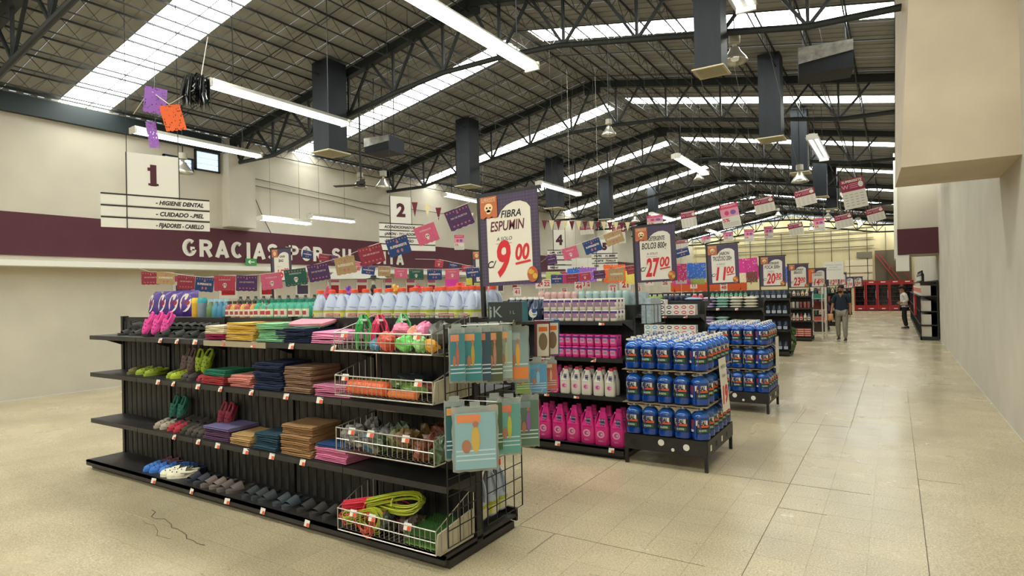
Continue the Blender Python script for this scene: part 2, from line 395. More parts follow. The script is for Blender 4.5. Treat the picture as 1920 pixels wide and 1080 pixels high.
# joists
jt = M().bar((0, -10, .09), (0, YB, .09), .026).bar((0, -10, -.15), (0, YB, -.15), .018).mesh('roof_joist', truss)
web = M()
for k in range(229):
    a, b = -10+k*.24, -10+(k+1)*.24
    web.bar((0, a, -.15 if k % 2 else .09), (0, b, .09 if k % 2 else -.15), .007)
web = web.mesh('web', truss)
for k in range(23):
    x = -6.1+(k-11)*.62
    if x > XR-.1: continue
    side = 'on the ridge' if k == 11 else (f'{od(10-k)} left of the ridge' if k < 11 else f'{od(k-12)} right of the ridge')
    t = obj('roof_joist', jt, None, (x, 0, zr(x)), label=f'thin black open-web roof joist, {side}', cat='joist', group='roof joists')
    obj('web', web, t)
# ducts
dk = M().box(-.5, .5, -.5, .5, 0, 1).mesh('duct', ductm)
gr = M()
for a in range(2): gr.box(-.6, .6, -.6+a*1.14, -.54+a*1.14, -.02, .03).box(-.6+a*1.14, -.54+a*1.14, -.54, .54, -.02, .03)
for a in range(9): gr.box(-.54, .54, -.5+a*.115, -.44+a*.115, -.01, .02)
gr = gr.mesh('grille', mat('grille_cream', 'cbbf9c', .6))
for i, (x, y, s_) in enumerate([(-1.922, 7.656, 0.33), (-1.887, 11.822, 0.38), (-9.166, 7.75, 0.44), (-9.256, 12.192, 0.42), (-9.5, 17.2, 0.45), (-9.421, 21.154, 0.41), (-1.88, 15.755, 0.36), (-1.892, 20.402, 0.38), (-9.0, 25.2, 0.38), (-1.839, 23.802, 0.34)]):
    t = obj('air_duct', dk, None, (x, y, 4.4), (0, 0, 0), (s_, s_, zr(x)+.1-4.4), label='dark navy square air duct hanging from the roof, '+(f'{od([0,1,6,7,9].index(i))} of the right-hand row' if i in (0, 1, 6, 7, 9) else f'{od([2,3,4,5,8].index(i))} of the left-hand row'), cat='duct', group='air ducts')
    g_ = obj('grille', gr, t); g_.scale = (1, 1, s_/(zr(x)+.1-4.4))
for (x, y, z, w_, h_, n_) in ((-.85, 10.3, 5.12, .75, .42, 'near the right-hand wall'), (-8.9, 8.9, 4.72, .62, .3, 'above the left side of the shop')):
    b = M().box(-w_/2, w_/2, -.25, .25, -h_/2, h_/2).mesh('air_box', ductm)
    t = obj('air_box', b, None, (x, y, z), (0, 0, R(8)), label='square dark ventilation box with a silver foil face '+n_, cat='air box')
    hang(t, (-w_*.4, w_*.4), (0,), h_/2, .015)
    obj('foil_face', M().prism([(-w_/2, -h_*.1), (w_/2, h_*.12), (w_/2, h_/2), (-w_/2, h_/2)], -.262, -.25).mesh('foil_face', silver), t)
# fluorescent fixtures
def fixture(L):
    b = M().prism([(-.12, 0), (.12, 0), (.05, .07), (-.05, .07)], -L/2, L/2, 1)
    tb = [M().tube([(sx, -L/2+.03, -.025), (sx, L/2-.03, -.025)], .019, 8).mesh('lamp_tube', tube_l, True) for sx in (-.055, .055)]
    cap = [M().box(-.1, .1, s_*L/2-.02, s_*L/2+.01, -.05, .05).mesh('end_cap', white) for s_ in (-1, 1)]
    return ('fluorescent_lamp', b.mesh('housing', lampm), [ch('lamp_tube', x) for x in tb]+[ch('end_cap', x) for x in cap])
fx = fixture(2.3); fs = fixture(1.35)
for n_, (x, y, z) in enumerate(((-3.85, 5.3, 4.5), (-7.65, 5.64, 4.5), (-10.75, 6.17, 4.5), (-3.93, 13.65, 4.5), (-7.85, 14.5, 4.5), (-11.1, 14.6, 4.55), (-1.28, 13.65, 4.5), (-1.25, 5.3, 4.56),
                                (-3.9, 22, 4.5), (-7.7, 22.5, 4.5), (-1.28, 22, 4.5), (-1.28, 30.3, 4.5), (-3.9, 30.3, 4.5), (-7.7, 30.3, 4.5))):
    hang(place(fx, (x, y, z), label=['long twin-tube lamp at the top centre, the largest lamp', 'twin-tube lamp hanging beside the black streamer', 'twin-tube lamp above the number one sign', 'twin-tube lamp under the ridge, right of the tall central bell lamp', 'twin-tube lamp above the large nine peso sign', 'twin-tube lamp just left of the nine peso sign', 'twin-tube lamp between the dark ducts on the right', 'twin-tube lamp cut by the top edge near the nearest bell lamp', 'small far twin-tube lamp under the ridge', 'far twin-tube lamp over the left aisles', 'small far lamp over the main aisle', 'farthest small lamp over the main aisle', 'farthest small lamp near the ridge', 'farthest small lamp over the left aisles'][n_], cat='lamp', group='fluorescent lamps'), (0,), (-.8, .8), .07)
for n_, (y, z) in enumerate(((9.1, 3.5), (10.2, 3.62))):
    hang(place(fs, (-12.4+n_*.35, y, z), label='slim tube lamp above the white wall letters, '+('lower left' if n_ == 0 else 'upper right')+' of two', cat='lamp', group='wall tube lamps'), (0,), (-.4, .4), .07, .004)
# bell lamps
bl = M().lathe([(.0, .17), (.015, .172), (.05, .15), (.1, .11), (.15, .075), (.19, .06)], 16, cap=False)
bl = bl.mesh('reflector', lampm, True)
bh = M().lathe([(.19, .03), (.24, .03), (.25, .075), (.36, .075), (.37, .03)], 10).mesh('ballast', mat('ballast_grey', 'a8a392', .6), True)
bgl = M().lathe([(.02, .05), (.06, .06), (.14, .04)], 10).mesh('bulb', mat('bulb_glass', 'e8e4d0', .15, emit=.25), True)
bell = ('bell_lamp', bl, [ch('ballast', bh), ch('bulb', bgl)])
for n_, (x, y, z, s_) in enumerate([(-1.78, 8.35, 4.72, 1), (-4.9, 11.2, 4.82, .9), (-9.25, 9.2, 3.95, 1.0), (-9.9, 9.15, 4.02, .9), (-12.1, 6.55, 4.2, 1.1), (-5.5, 19.9, 5.3, 1), (-1.8, 14.9, 4.05, 1.1), (-8.2, 21, 4.2, 1), (-2.2, 26.5, 4.35, 1), (-4.6, 30, 5.0, 1), (-3.2, 30, 4.2, 1)]):
    hang(place(bell, (x, y, z), sc=s_, label=['large pale bell lamp hanging beside the nearest dark duct', 'bell lamp hanging under the roof ridge', 'bell lamp above the number two sign', 'bell lamp behind the brown fan blade', 'bell lamp in front of the barred wall window', 'small far bell lamp near the ridge', 'bell lamp hanging behind the maroon leaflets on the right', 'small bell lamp above the left aisles', 'small far bell lamp over the main aisle', 'farthest bell lamp near the ridge', 'far bell lamp before the yellow back wall'][n_], cat='lamp', group='bell lamps'), (0,), (0,), .36, .014)
fan = M().lathe([(0, .09), (.1, .1), (.14, .03)], 10).bar((0, 0, .14), (0, 0, 2.0), .02).mesh('ceiling_fan', truss)
t = obj('ceiling_fan', fan, None, (-9.6, 8.9, 3.98), label='brown ceiling fan beside the bell lamps over the left side', cat='fan')
for k in range(3):
    obj('blade', M().box(.08, .62, -.055, .055, .03, .04).mesh('blade', mat('fan_brown', '2c2219', .5)), t, rot=(R(8), 0, R(200+120*k)))

# ================================================================ PRODUCT KITS
def blob(m, c, rx, ry, rz, seed=0, mi=0, u=9, v=6, amp=.12):
    rnd = random.Random(seed); V = []; F = []
    ph = [rnd.random()*6 for _ in range(4)]
    for i in range(v+1):
        t = pi*i/v
        for k in range(u):
            a = 2*pi*k/u; n = 1+amp*(sin(3*a+ph[0]+2*t)+sin(5*t+ph[1])*cos(2*a+ph[2]))
            V.append((c[0]+rx*n*sin(t)*cos(a), c[1]+ry*n*sin(t)*sin(a), c[2]+rz*n*cos(t)))
    for i in range(v):
        for k in range(u): F.append((i*u+k, (i+1)*u+k, (i+1)*u+(k+1) % u, i*u+(k+1) % u))
    return m.add(V, F, mi)
# blue softener jug, 0.29 m
H = .3
body = M().lathe([(0, .055), (.01, .071), (.05, .073), (.06, .069), (.19, .069), (.2, .072), (.21, .071)], 16, 3, m=0)
body.lathe([(.21, .071), (.228, .066), (.244, .054), (.258, .036), (.266, .023), (.285, .022)], 16, 2.6, m=1)
jb = body.mesh('softener_jug', [bluep, bluet], True)
cp = M().lathe([(.268, .028), (.272, .028), (.273, .024), (.3, .023)], 12).mesh('cap', white, True)
hn = M().tube([(.03*cos(t)-.035, .012*sin(t), .272+.006*sin(t)) for t in [2*pi*i/10 for i in range(10)]], .005, 5, True).mesh('handle', white, True)
lb = M(); a = 1.0
P = [(-a, a, .065, .185, 0), (-a, .32, .137, .184, 1), (-a*.7, a*.5, .122, .134, 3), (-.3, a*.5, .128, .142, 2), (-a*.7, .35, .078, .108, 4)]
for i_, (a0, a1, z0, z1, mi) in enumerate(P): lb.patch(.0705+.0004*i_, a0, a1, z0, z1, mi, 8, 1, 3)
lb.text('REAL', .054, -.018, .142, m=5, shear=.12, off=.0022, bend=.0738, width=.076)
lb.text('MASCOTAS', .022, -.012, .086, m=1, off=.0008, bend=.0738, width=.06)
lbm = lb.mesh('label', [mat('label_navy', '10283c', .4), paper, tagred, orange, mat('label_green', '23633a', .4), mat('label_blueblack', '161b3a', .5)])
bl2 = M()
for i_, (a0, a1, z0, z1, mi) in enumerate([(-.8, .9, .07, .185, 0), (-.7, .1, .12, .18, 1), (-.5, -.05, .075, .095, 2)]): bl2.patch(.0705+.0004*i_, a0, a1, z0, z1, mi, 8, 1, 3)
bl2 = bl2.mesh('back_label', [mat('label_violet', '3b3f7c', .4), mat('label_brick', '7c3350', .5), paper])
blr = Matrix.Rotation(R(-70), 4, 'Z'); bl2.transform(blr)
JUG = ('softener_jug', jb, [ch('cap', cp), ch('handle', hn), ch('label', lbm), ch('back_label', bl2)])
# tapering white bleach jug .22
jw = M().lathe([(0, .052), (.008, .06), (.07, .061), (.085, .058), (.13, .046), (.17, .03), (.19, .02), (.205, .02)], 14, 2.6)
jw.tube([(.058, 0, .08), (.066, 0, .11), (.06, 0, .14), (.045, 0, .165), (.024, 0, .178)], .011, 6)
jw.tube([(-.058, -.022, .086), (-.02, -.058, .094), (.02, -.058, .088), (.058, -.022, .094)], .003, 4)
jwm = jw.mesh('bleach_jug', jugplas, True)
jc = M().lathe([(.198, .026), (.222, .025), (.225, .02)], 12).mesh('cap', capor, True)
jl = M().patch(.0622, -2.2, 2.2, .012, .066, 0, 14, 1, 2.6).patch(.0626, -2.2, 2.2, .05, .066, 1, 14, 1, 2.6).patch(.063, -.5, .45, .018, .04, 2, 6, 1, 2.6).patch(.0628, .55, .95, .015, .05, 3, 4, 1, 2.6)
jl.text('CLORO', .018, -.002, .023, m=0, bend=.0655, off=.0006)
jlm = jl.mesh('label', [mat('label_cream', 'cfc9ae', .5), mat('label_olive', 'a3ab3a', .5), mat('label_brick2', 'b0483a', .5), mat('label_lime', 'c8cf3a', .5)])
BLE = ('bleach_jug', jwm, [ch('cap', jc), ch('label', jlm)])
# detergent bottle with side handle
def detergent(name, h, w_, m_, cm, lm, cap=True):
    k = h/.38; b = M()
    b.lathe([(0, w_*.44), (.008, w_*.5), (h*.42, w_*.5), (h*.5, w_*.49)], 14, 3.2, .55)
    b.lathe([(h*.5, w_*.49), (h*.62, w_*.36), (h*.78, w_*.28), (h*.88, w_*.2), (h*.92, w_*.16)], 12, 2.4, .7, lean=lambda z: .09*w_*min(1, (z-h*.5)/(h*.25)))
    b.tube([(-w_*.44, 0, h*.45), (-w_*.47, 0, h*.6), (-w_*.38, 0, h*.76), (-w_*.18, 0, h*.88), (w_*.0, 0, h*.9)], w_*.09, 7)
    out = [ch('cap', M().lathe([(h*.9, w_*.2), (h, w_*.18)], 10, 2, .8, cx=w_*.09).mesh('cap', cm, True))]
    if lm == 'p':
        l = M().disc(0, h*.3, w_*.26, h*.1, -w_*.285, 0).disc(0, h*.3, w_*.17, h*.06, -w_*.29, 1).disc(.01, h*.3, w_*.08, h*.03, -w_*.295, 0)
        l.box(-w_*.02, w_*.24, -w_*.29, -w_*.2, h*.52, h*.72, 2).text('ROPA', w_*.16, w_*.11, h*.66, -w_*.292, 3).text('FINA', w_*.14, w_*.11, h*.57, -w_*.292, 3)
        l.text('4.65 L', w_*.13, .0, h*.1, -w_*.29, 3)
        out.append(ch('label', l.mesh('label', [mat('pale_pink', 'e9a5c6', .5), mat('label_rose', 'b8507f', .5), mat('label_navy2', '2a2f6a', .5), paper])))
    elif lm == 'n':
        l = M().disc(-.005, h*.32, w_*.36, h*.2, -w_*.29, 0, 16).disc(.01, h*.42, w_*.2, h*.1, -w_*.294, 1).disc(.02, h*.25, w_*.22, h*.03, -w_*.296, 2)
        out.append(ch('label', l.mesh('label', [paper, mat('label_blue', '2f4b8f', .5), mat('label_teal', '4aa0a8', .5)])))
    elif lm == 's':
        l = M().patch(w_*.52, -.8, .8, h*.12, h*.42, 0, 6, .55, 3.2).patch(w_*.53, -.5, .5, h*.2, h*.34, 1, 4, .55, 3.2)
        out.append(ch('label', l.mesh('label', [paper, mat('label_sky', '8fb0d8', .5)])))
    return (name, b.mesh(name, m_, True), out)
PINK = detergent('detergent_bottle', .37, .155, pinkp, mat('pink_cap', 'c2247a', .4), 'p')
WHT = detergent('detergent_bottle', .28, .115, mat('milk_plastic', 'ddd8cb', .4, coat=.2), mat('red_cap', 'b8304a', .4), 'p')
PNK2 = detergent('detergent_bottle', .28, .115, pinkp, mat('pink_cap', 'c2247a', .4), 'p')
NAVB = detergent('detergent_bottle', .25, .15, mat('navy_plastic', '1a2f4e', .3, coat=.3), white, 'n')
NAVS = detergent('detergent_bottle', .22, .105, mat('navy_plastic', '1a2f4e', .3, coat=.3), mat('navy_cap', '16243c', .3), 's')
# powder cans
def can(bm, lm):
    b = M().lathe([(0, .035), (.004, .038), (.108, .038), (.112, .035)], 14, 3.2)
    l = M().patch(.0386, -1.1, 1.1, .02, .092, 0, 8, 1, 3.2).patch(.039, -1.1, 1.1, .075, .1, 1, 8, 1, 3.2).patch(.0394, -.75, .45, .03, .08, 2, 6, 1, 3.2).patch(.0398, .4, .8, .03, .05, 3, 3, 1, 3.2).patch(.0398, -.45, .25, .045, .068, 3, 4, 1, 3.2)
    return ('powder_can', b.mesh('powder_can', bm, True), [ch('label', l.mesh('label', lm))])
CANW = can(paper, [paper, mat('label_violet2', '4a2f7c', .5), mat('label_orchid', 'a8688f', .5), mat('label_grey', '8c8490', .5)])
CANP = can(pinkp, [pinkp, mat('label_violet2', '4a2f7c', .5), mat('label_softpink', 'e87fae', .5), mat('label_grey', '8c8490', .5)])
def soap(c):
    b = M().box(-.052, .052, -.06, .06, 0, .072).mesh('soap_box', mat('box_white', 'dcd8cc', .6))
    l = M().disc(0, .037, .036, .024, -.0615, 0, 16).disc(0, .037, .026, .009, -.0625, 1, 12)
    return ('soap_box', b, [ch('label', l.mesh('label', [mat('soap_'+c, c, .5), mat('soap_ink', 'efe6da', .5)]))])
SO = {k: soap(c) for k, c in dict(teal='3f9ba0', blue='4a9ccf', black='3a3648', red='c23a52').items()}
# small generic bottle coloured per object
def small(h, r, capc, lab=None, name='bottle', seg=10):
    b = M().lathe([(0, r*.9), (.004, r), (h*.62, r), (h*.76, r*.62), (h*.84, r*.35)], seg).mesh(name, plast, True)
    c = [ch('cap', M().lathe([(h*.83, r*.42), (h, r*.4)], 8).mesh('cap', capc, True))]
    if lab: c.append(ch('label', M().patch(r*1.02, -1.1, 1.1, h*.1, h*.5, 0, 6).patch(r*1.03, -.6, .6, h*.2, h*.4, 1, 4).mesh('label', lab)))
    return (name, b, c)
SB = small(.16, .045, plast, [mat('lab_cream2', 'd8d2b8', .5), mat('lab_red2', 'a83848', .5)])
TINY = small(.1, .028, white)
spray = M().lathe([(0, .04), (.005, .043), (.1, .04), (.13, .02), (.15, .014)], 10).mesh('spray_bottle', plast, True)
SPR = ('spray_bottle', spray, [ch('trigger', M().box(-.05, .02, -.012, .012, .148, .175).bar((-.04, 0, .15), (-.055, 0, .115), .008).mesh('trigger', mat('pale_blue', '9fc8dc', .4)))])
cann = M().lathe([(0, .04), (.004, .042), (.14, .042)], 12).mesh('canister', plast, True)
CANI = ('canister', cann, [ch('lid', M().lathe([(.14, .042), (.16, .044), (.19, .035)], 10).mesh('lid', plast, True))])
def pillow(w_, d_, h_, name, m_, n=6, seed=1):
    m = M(); rnd = random.Random(seed); V = []; F = []
    for s_ in (1, -1):
        b0 = len(V)
        for i in range(n+1):
            for j in range(n+1):
                a, b = i/n*2-1, j/n*2-1; e = max(0, (1-a**4)*(1-b**4))**.5
                V.append((a*w_/2, b*d_/2, h_/2+s_*h_/2*e*(1+rnd.uniform(-.12, .12))))
        for i in range(n):
            for j in range(n):
                q = (b0+i*(n+1)+j, b0+(i+1)*(n+1)+j, b0+(i+1)*(n+1)+j+1, b0+i*(n+1)+j+1); F.append(q if s_ == 1 else q[::-1])
    return m.add(V, F).mesh(name, m_, True)
BAG = ('sugar_bag', pillow(.24, .2, .05, 'sugar_bag', plast), [])
PKT = ('detergent_bag', pillow(.2, .26, .09, 'detergent_bag', mat('purple_bag', '4b2c82', .35), seed=4), [ch('label', M().disc(0, 0, .07, .09, 0, 0).mesh('label', paper, xf=Matrix.Translation((0, 0, .088)) @ Matrix.Rotation(R(90), 4, 'X'))),
       ch('lettering', M().disc(0, 0, .055, .03, 0, 0).mesh('lettering', redp, xf=Matrix.Translation((0, 0, .09)) @ Matrix.Rotation(R(90), 4, 'X')))])
# folded towel: front edge shows two rounded folds; unit size
def towel(seed):
    rnd = random.Random(seed); m = M(); n = 10
    prof = []
    for c, s_ in ((.25, 0), (.75, 0)):
        for k in range(-3, 4):
            t = k*pi/7; prof.append((-.5-.07*cos(t)+.05, c+.235*sin(t)))
    prof += [(.5, 1), (.5, 0)]; V = []; F = []; q = len(prof); ph = rnd.random()*6
    for i in range(n+1):
        x = i/n-.5
        for (y, z) in prof:
            V.append((x*(1+.02*sin(7*z+ph)), y*(1+.02*sin(5*x+ph)), z+.3*sin(4*x+ph)*(.4+z*.3)*.5+.2*sin(9*x+ph*2)*z*.4))
    for i in range(n):
        for k in range(q): F.append((i*q+k, i*q+(k+1) % q, (i+1)*q+(k+1) % q, (i+1)*q+k))
    F += [tuple(range(q)), tuple(n*q+k for k in range(q))[::-1]]
    return m.add(V, F).mesh('folded_towel', dyed, True)
TW = [towel(i) for i in range(4)]
# shoes: length along y, toe towards -y
def sole(m, L, w_, h_, mi=0, z=0):
    pts = []
    for i in range(18):
        t = 2*pi*i/18; y = -cos(t)*L/2; ww = w_/2*(1.0 if y < 0 else .82)*(1-.13*math.exp(-((y-.15*L)/(.18*L))**2))
        pts.append((math.copysign(abs(sin(t))**.75, sin(t))*ww, y))
    m.prism(pts, z, z+h_, 2, mi)
cl = M(); sole(cl, .25, .095, .03)
V = []; F = []; nu, nv = 8, 10
for i in range(nu+1):
    for j in range(nv+1):
        u = i/nu; t = pi*j/nv; y = -.125+u*.155; ww = .046*min(1, math.sqrt(max(.0, u*2.6+.05))); hh = .022+.045*u**.7
        V.append((ww*cos(t), y+.01*sin(t), .025+hh*sin(t)))
for i in range(nu):
    for j in range(nv): F.append((i*(nv+1)+j, i*(nv+1)+j+1, (i+1)*(nv+1)+j+1, (i+1)*(nv+1)+j))
cl.add(V, F)
cl.tube([(.043, .0, .05), (.046, .08, .05), (.03, .125, .055), (0, .132, .058), (-.03, .125, .055), (-.046, .08, .05), (-.043, .0, .05)], .012, 6)
clog_m = cl.mesh('clog', foam, True)
ho = M()
for u, t in [(.35, .8), (.35, 1.57), (.35, 2.3), (.6, .6), (.6, 1.2), (.6, 1.9), (.6, 2.6), (.82, .9), (.82, 1.57), (.82, 2.2)]:
    y = -.125+u*.155; ww = .046; hh = .022+.045*u**.7; p = Vector((ww*cos(t)*1.02, y, .027+hh*sin(t)*1.02))
    ho.tube([p, p+Vector((cos(t)*.002, -.001, .002*sin(t)))], .0055, 7)
CLOG = ('clog', clog_m, [ch('vent_hole', ho.mesh('vent_hole', ink))])
sd = M(); sole(sd, .25, .09, .028)
st = M(); V = []; F = []
for i in range(5):
    for j in range(9):
        t = pi*j/8; y = -.075+i*.022; V.append((.047*cos(t), y-.01*sin(t), .018+(.032+.008*i)*sin(t)))
for i in range(4):
    for j in range(8): F.append((i*9+j, i*9+j+1, (i+1)*9+j+1, (i+1)*9+j))
SLIDE = ('slide_sandal', sd.mesh('slide_sandal', foam, True), [ch('strap', st.add(V, F).mesh('strap', foam, True))])
sh = M(); sole(sh, .25, .09, .02)
blob(sh, (0, -.02, .03), .044, .1, .035, 3); blob(sh, (0, .07, .045), .038, .055, .045, 5)
SHOE = ('shoe', sh.mesh('shoe', foam, True), [ch('sole_rim', M().lathe([(0, .046), (.018, .047)], 14, 2, 2.7).mesh('sole_rim', foam))])
# price tag on a shelf edge
ptag = M().add([(-.03, 0, -.02), (.03, 0, -.02), (.03, .012, .022), (-.03, .012, .022)], [(0, 1, 2, 3)], 0).add([(.0, -.002, -.018), (.028, -.002, -.018), (.028, .005, .004), (.0, .005, .004)], [(0, 1, 2, 3)], 1).mesh('price_tag', [paper, tagred])

# ================================================================ GONDOLAS
def gondola(x0, x1, yf, yc, yb, fz, bz, top, label, bays=.92, colr=shelfm, cat='shelf unit', strips=True, rimz=None):
    g = obj('gondola_shelf', M().box(x0, x1, yf+.05, yb-.05, 0, .05).box(x0, x1, yf, yf+.02, .04, fz[0]).box(x0, x1, yb-.02, yb, .04, bz[0]).mesh('base', shelfm), None, label=label, cat=cat, group='long black gondola shelves')
    obj('deck', M().box(x0, x1, yf, yb, fz[0]-.02, fz[0]).mesh('deck', colr), g)
    n = max(1, round((x1-x0)/bays)); b = (x1-x0)/n
    pm = M().box(-.02, .02, yc-.03, yc+.03, .05, top).mesh('post', black)
    for k in range(n+1): obj('post', pm, g, (min(max(x0+k*b, x0+.02), x1-.02), 0, 0))
    bp_ = M().box(.02, b-.02, yc-.01, yc+.01, .06, top-.01, 0)
    if strips:
        for q in range(9): bp_.box(.03+q*(b-.05)/9, .03+(q+.45)*(b-.05)/9, yc-.014, yc-.01, .1, top-.05, 1)
    bp_ = bp_.mesh('back_panel', [black, backm])
    for k in range(n): obj('back_panel', bp_, g, (x0+k*b, 0, 0))
    for zs, ya, yb2, sgn in ((fz[1:], yf+.05, yc-.015, 1), (bz[1:], yc+.015, yb-.04, -1)):
        yo = ya if sgn == 1 else yb2
        lip = (yo-.004, yo+.006)
        sm = M().box(.003, b-.003, ya, yb2, -.02, 0).box(.003, b-.003, lip[0], lip[1], -.04, .0)
        for xx in (0.004, b-.016): sm.prism([(ya+.04, -.02), (yb2, -.02), (yb2, -.12)] if sgn == 1 else [(yb2-.04, -.02), (ya, -.02), (ya, -.12)], xx, xx+.012, 0)
        sm = sm.mesh('shelf', colr)
        for z in zs:
            for k in range(n): obj('shelf', sm, g, (x0+k*b, 0, z))
    return g
def tags(g, xs, y, z):
    for x in xs: obj('price_tag', ptag, g, (x, y, z), (0, 0, R(random.uniform(-8, 8))))
def rows(kit, x0, nx, dx, y0, ny, dy, z0, nz, dz, label, cat, group, col=None, cols={}, jit=.004, rz=0, sc=1, rj=6, where='from the left'):
    for k in range(nz):
        for j in range(ny):
            for i in range(nx):
                l = f'{label}, {od(i)} {where}'
                if nz > 1: l += f', {["bottom", "second", "third", "top"][k if k < nz-1 else 3] if nz > 2 else ["lower", "upper"][k]} layer'
                if j: l += f', {od(j)} row'
                place(kit, (x0+i*dx+random.uniform(-jit, jit), y0+j*dy+random.uniform(-jit, jit), z0+k*dz), (0, 0, R(rz+random.uniform(-rj, rj))), sc, l, cat, group, col(i, j, k) if callable(col) else col, cols)
G1 = gondola(-6.9, -2.32, 2.74, 3.1, 3.55, [.09, .49, .95, 1.32], [.13, .6, 1.0, 1.48], 1.5, 'nearest long black shelf unit holding towels, clogs and wire baskets')
tags(G1, (-5.55, -5.28, -5.0, -4.6, -4.2, -3.75, -3.3), 2.775, 1.30)
tags(G1, (-5.6, -5.35, -4.97, -4.65, -4.24, -3.82, -3.45), 2.775, .93)
tags(G1, (-5.35, -4.98, -4.7, -4.32, -4.0, -3.65), 2.775, .47)
tags(G1, (-5.6, -5.0, -4.5, -4.05, -3.55), 2.725, .07)
obj('edge_strip', M().box(-4.87, -4.05, 2.778, 2.786, 1.275, 1.318).mesh('edge_strip', mat('tan_strip', '9a8d74', .6)), G1)
def tstack(x0, x1, z, spec, where, d=.27, y=2.83, t=.023):
    zz = z; n = sum(s_[0] for s_ in spec); q = 0
    for cnt, col, nm in spec:
        for k in range(cnt):
            q += 1; w_ = (x1-x0)*random.uniform(.94, 1.0)
            pos = 'bottom' if q == 1 else ('topmost' if q == n else od(q-1)+' from bottom')
            place(('folded_towel', TW[(q+int(x0*10)) % 4], []), ((x0+x1)/2+random.uniform(-.012, .012), y+d/2+random.uniform(-.012, .012), zz), (R(random.uniform(-1, 1.5)), 0, R(random.uniform(-2, 2))), (w_, d, t*.93),
                  f'folded {nm} towel, {pos} of its stack {where}', 'towel', 'folded towels on the nearest shelf unit', col); zz += t*1.02
    return zz
S1, S2, S3 = 1.322, .952, .492
tstack(-4.94, -4.66, S1, [(2, 'b02a5c', 'magenta'), (3, 'ded2ae', 'off-white')], 'left of the yellow towels')
tstack(-4.63, -4.26, S1, [(6, 'dfb855', 'yellow')], 'on the top shelf')
z = tstack(-4.22, -3.88, S1, [(6, '8cc496', 'mint green')], 'on the top shelf')
for k in range(3):
    place(('folded_towel', TW[k], []), (-3.83+.02*k, 3.0, z-.05+.02*k), (R(8), R(-6+3*k), R(12)), (.36, .2, .02), f'{["mint green", "mint green", "pale pink"][k]} towel slumped over the mint stack, {["lowest", "middle", "top"][k]}', 'towel', 'folded towels on the nearest shelf unit', ['8cc496', '8cc496', 'e39aa6'][k])
tstack(-3.99, -3.62, S1, [(4, '1f2a48', 'navy')], 'on the top shelf', t=.026)
tstack(-3.58, -3.22, S1, [(3, 'e58fb4', 'pink')], 'on the top shelf beside the basket', t=.029)
tstack(-4.97, -4.65, S2, [(3, 'b03a3c', 'red'), (2, '1f7355', 'emerald green')], 'on the second shelf')
tstack(-4.61, -4.31, S2, [(4, 'd98a7c', 'salmon')], 'on the second shelf')
tstack(-4.27, -3.93, S2, [(9, '1b2848', 'navy')], 'on the second shelf')
tstack(-3.9, -3.59, S2, [(9, '94745a', 'brown')], 'on the second shelf', t=.021)
tstack(-3.56, -3.2, S2, [(3, 'cf7b9c', 'pink')], 'on the second shelf', t=.026)
tstack(-4.98, -4.62, S3, [(3, '5f3c5c', 'plum'), (1, '6f668f', 'lilac')], 'on the third shelf', t=.028)
tstack(-4.59, -4.32, S3, [(3, 'b8945f', 'tan')], 'left of the teal stack', t=.027)
tstack(-4.29, -3.99, S3, [(4, '1f4250', 'dark teal')], 'on the third shelf', t=.03)
tstack(-3.95, -3.6, S3, [(9, 'a0794e', 'caramel brown')], 'on the third shelf', t=.0245)
tstack(-3.57, -3.23, S3, [(4, 'd77aa0', 'pink'), (1, '1f3f6e', 'blue')], 'on the third shelf beside the basket', t=.024)
# shoes
def shoe(kit, x, y, z, col, label, rz=0, rx=0, ry=0, grp='shoes on the nearest shelf unit', sc=.85, cols={}):
    place(kit, (x, y, z), (R(rx), R(ry), R(rz)), sc, label, 'shoe', grp, col, cols)
for i in range(12):
    shoe([SLIDE, SHOE][i % 2], -6.45+i*.12, 2.95+.04*(i % 2), S1, ['33332e', '2a2c26', '3b3a36'][i % 3], f'dark grey slipper on the top shelf, {od(i)} from the left', random.uniform(-12, 12))
for i in range(12):
    shoe(SLIDE, -6.4+i*.12, 3.02, S1+.06, ['2c2d28', '1f211d'][i % 2], f'black slipper lying on the top-shelf slippers, {od(i)} from the left', random.uniform(-25, 25), -8)
for i in range(3):
    shoe(CLOG, -5.97+i*.1, 2.92+.03*i, S1+.1, 'e0489c', f'hot pink clog propped upright on the top shelf, {od(i)} from the left', -15+6*i, 62)
for i, (x, c, n) in enumerate(((-6.3, '6f6a35', 'olive'), (-6.15, '8fa02c', 'lime'), (-5.98, '8fa02c', 'lime'), (-5.62, '8fa02c', 'lime'), (-5.5, 'a8b82c', 'lime'), (-5.38, '4a433e', 'grey brown'), (-5.26, '423b37', 'grey brown'), (-5.13, 'a82a40', 'red'), (-5.04, '3a332f', 'dark brown'))):
    shoe(CLOG, x, 2.95+.02*(i % 2), S2, c, f'{n} clog lying on the second shelf, {od(i)} from the left', random.uniform(-20, 10))
for i, (x, c, n, rx) in enumerate(((-5.52, '6b5756', 'mauve', 65), (-5.42, '6b5756', 'mauve', 70), (-5.3, '98b02c', 'lime', 75), (-5.2, '98b02c', 'lime', 60))):
    shoe(CLOG, x, 3.02, S2+.14, c, f'{n} clog standing upright at the back of the second shelf, {od(i)} from left', -20+10*i, rx)
for i, (x, c, n) in enumerate(((-5.78, 'a89c88', 'beige'), (-5.66, 'a89c88', 'beige'), (-5.54, 'b02a3c', 'red'), (-5.44, 'b02a3c', 'red'), (-5.34, '3f3a26', 'olive brown'), (-5.25, '4a4238', 'olive brown'), (-5.16, '4a4238', 'olive brown'), (-5.07, '463d36', 'olive brown'), (-4.99, '463d36', 'olive brown'))):
    shoe(CLOG, x, 2.93, S3, c, f'{n} clog lying on the third shelf, {od(i)} from the left', random.uniform(-8, 8))
